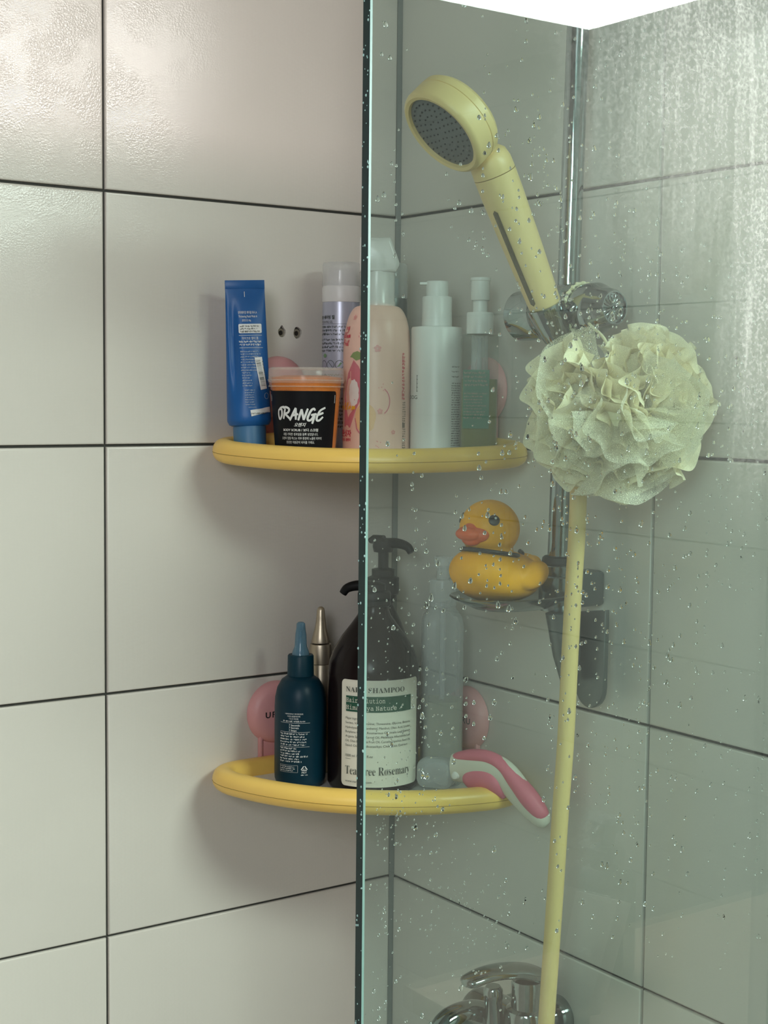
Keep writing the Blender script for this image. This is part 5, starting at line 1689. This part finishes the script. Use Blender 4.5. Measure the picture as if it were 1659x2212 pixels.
# ------------------------------------------------------------------ on the dry side, seen only as reflections in the glass
ct = empty('vanity_unit', (-0.55, 0.90, 0.0), label='pale vanity unit whose top is mirrored faintly in the glass', cat='vanity')
obj('carcass', box(0.94, 0.54, 0.80, c=(0, -0.02, 0.40), bev=0.004), M['wood'], ct)
obj('worktop', box(0.98, 0.58, 0.03, c=(0, 0, 0.823), bev=0.004), M['wood'], ct)
for k in range(2):
    dr = obj('door', box(0.455, 0.018, 0.70, c=(-0.232 + 0.464 * k, 0.260, 0.42), bev=0.003), M['wood'], ct)
    obj('handle', box(0.012, 0.014, 0.12, c=(-0.03 + 0.06 * k, 0.275, 0.62), bev=0.003), M['chrome'], dr)
rx_, ry_ = -0.292, 1.098
t = empty('soap_pump_bottle', (rx_, ry_, 0.8385), math.radians(40), label='blue-grey pump bottle mirrored faintly at the lower right of the glass', cat='bottle')
obj('body', lathe([(0, 0), (0.030, 0), (0.036, 0.006), (0.036, 0.118), (0.032, 0.128), (0.024, 0.134), (0, 0.134)], 40), M['bluegrey'], t)
obj('collar', lathe([(0.021, 0.132), (0.022, 0.158), (0.014, 0.162), (0, 0.162)], 32), M['bluegrey'], t)
obj('pump_head', lathe([(0.008, 0.16), (0.010, 0.178), (0.018, 0.180), (0.018, 0.192), (0.012, 0.197), (0, 0.198)], 32), M['bluegrey'], t)
obj('spout', tube([Vector((0, 0, 0.186)), Vector((0.012, -0.016, 0.185)), Vector((0.018, -0.024, 0.180))], [0.006, 0.005, 0.004], 12), M['bluegrey'], t)
t = empty('white_squeeze_tube', (-0.148, 1.000, 0.838), math.radians(215), label='white squeeze tube with grey print mirrored faintly at the lower right', cat='tube')
t.rotation_euler = Euler((math.radians(-12), 0, math.radians(128)))
obj('cap', lathe([(0, 0), (0.016, 0), (0.017, 0.002), (0.017, 0.022), (0, 0.022)], 32), M['white'], t)
secs = [(0, 0, 0.022, 0.018, 0.020, 2)]
for k in range(14):
    q = k / 13
    secs.append((0, 0, 0.025 + 0.13 * q, 0.020 * (1 - q) ** 0.9 + 0.0008, 0.028 + 0.004 * q, 2.1))
obj('body', loft(secs, 40), M['white'], t)

# ------------------------------------------------------------------ water drops on the inner face of the glass
def drop_mesh(bm, x, z, r, stretch, lean):
    """bulging drop on the face y = GY0, heavier at its foot"""
    nu, nv = 10, 4
    rings = []
    flat = []
    for j in range(nv):
        a = (PI / 2) * j / nv
        ring = []
        for i in range(nu):
            t = 2 * PI * i / nu
            cx_ = r * math.cos(a) * math.cos(t)
            cz_ = r * math.cos(a) * math.sin(t)
            if cz_ > 0:
                cz_ *= stretch
                cx_ *= (1 - 0.45 * (cz_ / (r * stretch)) * min(1, stretch - 0.9))
            h = r * 0.85 * math.sin(a)
            zz = cz_ - 0.25 * h
            ring.append(bm.verts.new((x + cx_ + lean * max(0, cz_), GY0 - 0.00005 - h, z + zz)))
        rings.append(ring)
    tip = bm.verts.new((x, GY0 - 0.00005 - r * 0.85, z - 0.15 * r))
    for A, B in zip(rings, rings[1:]):
        for i in range(nu):
            j = (i + 1) % nu
            bm.faces.new((A[i], A[j], B[j], B[i]))
    for i in range(nu):
        bm.faces.new((rings[-1][i], rings[-1][(i + 1) % nu], tip))
    bm.faces.new(rings[0][::-1])
    return bm
rd = random.Random(77)
def density(x, z):
    d = 0.35 + 0.65 * noise.noise(Vector((x * 9, 3.1, z * 6)))
    d += 0.35 * noise.noise(Vector((x * 26, 7.7, z * 12)))
    if x > 0.35:
        d -= 0.10
    if z > 1.40:
        d += 0.18
    if z > 1.66 and x < 0.16:
        d -= 0.35
    return d
spots = []
tries = 0
while len(spots) < 1250 and tries < 40000:
    tries += 1
    x = rd.uniform(0.02, 0.428); z = rd.uniform(1.10, 1.83)
    if rd.random() > density(x, z):
        continue
    spots.append((x, z, 0.0006 + 0.0014 * rd.random() ** 2.0))
# chains of beads left behind by running drops
for k in range(120):
    x = rd.uniform(0.03, 0.42); z = rd.uniform(1.16, 1.84)
    if rd.random() > density(x, z) + 0.3:
        continue
    n = rd.randint(3, 8)
    for q in range(n):
        spots.append((x + rd.gauss(0, 0.0007), z - q * rd.uniform(0.007, 0.014), 0.0005 + 0.0009 * rd.random()))
# fine splashes low down by the free edge
for (cx_, cz_, sx_, sz_, n) in ((0.405, 1.34, 0.016, 0.055, 170), (0.395, 1.245, 0.022, 0.030, 90), (0.345, 1.185, 0.022, 0.025, 120), (0.415, 1.225, 0.010, 0.07, 50)):
    for k in range(n):
        x = rd.gauss(cx_, sx_)
        if 0.02 < x < 0.43:
            spots.append((x, rd.gauss(cz_, sz_), 0.00025 + 0.0005 * rd.random()))
spots = [s for s in spots if 0.01 < s[0] < 0.431]
spots.sort(key=lambda s: -s[2])
nb = 70
o0 = Vector(gs.location)
for x, z, r in spots[:nb]:
    bm = bmesh.new()
    drop_mesh(bm, x, z, r, 1.0 + 1.1 * rd.random(), rd.uniform(-0.25, 0.25))
    bmesh.ops.translate(bm, vec=-o0, verts=bm.verts)
    obj('water_drop', bm, M['water'], gs, sharp=60)
bm = bmesh.new()
for x, z, r in spots[nb:]:
    drop_mesh(bm, x, z, r, 1.0 + 0.8 * rd.random(), rd.uniform(-0.2, 0.2))
bmesh.ops.translate(bm, vec=-o0, verts=bm.verts)
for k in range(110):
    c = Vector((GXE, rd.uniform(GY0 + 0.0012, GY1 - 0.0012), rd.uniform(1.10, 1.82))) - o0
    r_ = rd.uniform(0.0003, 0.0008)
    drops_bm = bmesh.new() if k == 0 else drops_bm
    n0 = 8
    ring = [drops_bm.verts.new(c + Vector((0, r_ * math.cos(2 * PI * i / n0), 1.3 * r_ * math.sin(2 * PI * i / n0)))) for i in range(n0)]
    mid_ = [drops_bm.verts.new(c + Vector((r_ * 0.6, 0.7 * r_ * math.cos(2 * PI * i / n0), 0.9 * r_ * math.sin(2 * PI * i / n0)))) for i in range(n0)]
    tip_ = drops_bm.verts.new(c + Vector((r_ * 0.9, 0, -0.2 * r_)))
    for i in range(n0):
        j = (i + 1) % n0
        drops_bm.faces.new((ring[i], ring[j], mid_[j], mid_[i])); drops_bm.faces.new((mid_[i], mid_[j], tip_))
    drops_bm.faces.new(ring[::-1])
obj('edge_water_drops', drops_bm, mat('drop_highlight_specks', (0.45, 0.72, 0.68), 0.2), gs, sharp=60)['kind'] = 'stuff'  # pale colour stands in for the bright highlights on the drops
o = obj('fine_water_drops', bm, M['water'], gs, sharp=60)
o['kind'] = 'stuff'
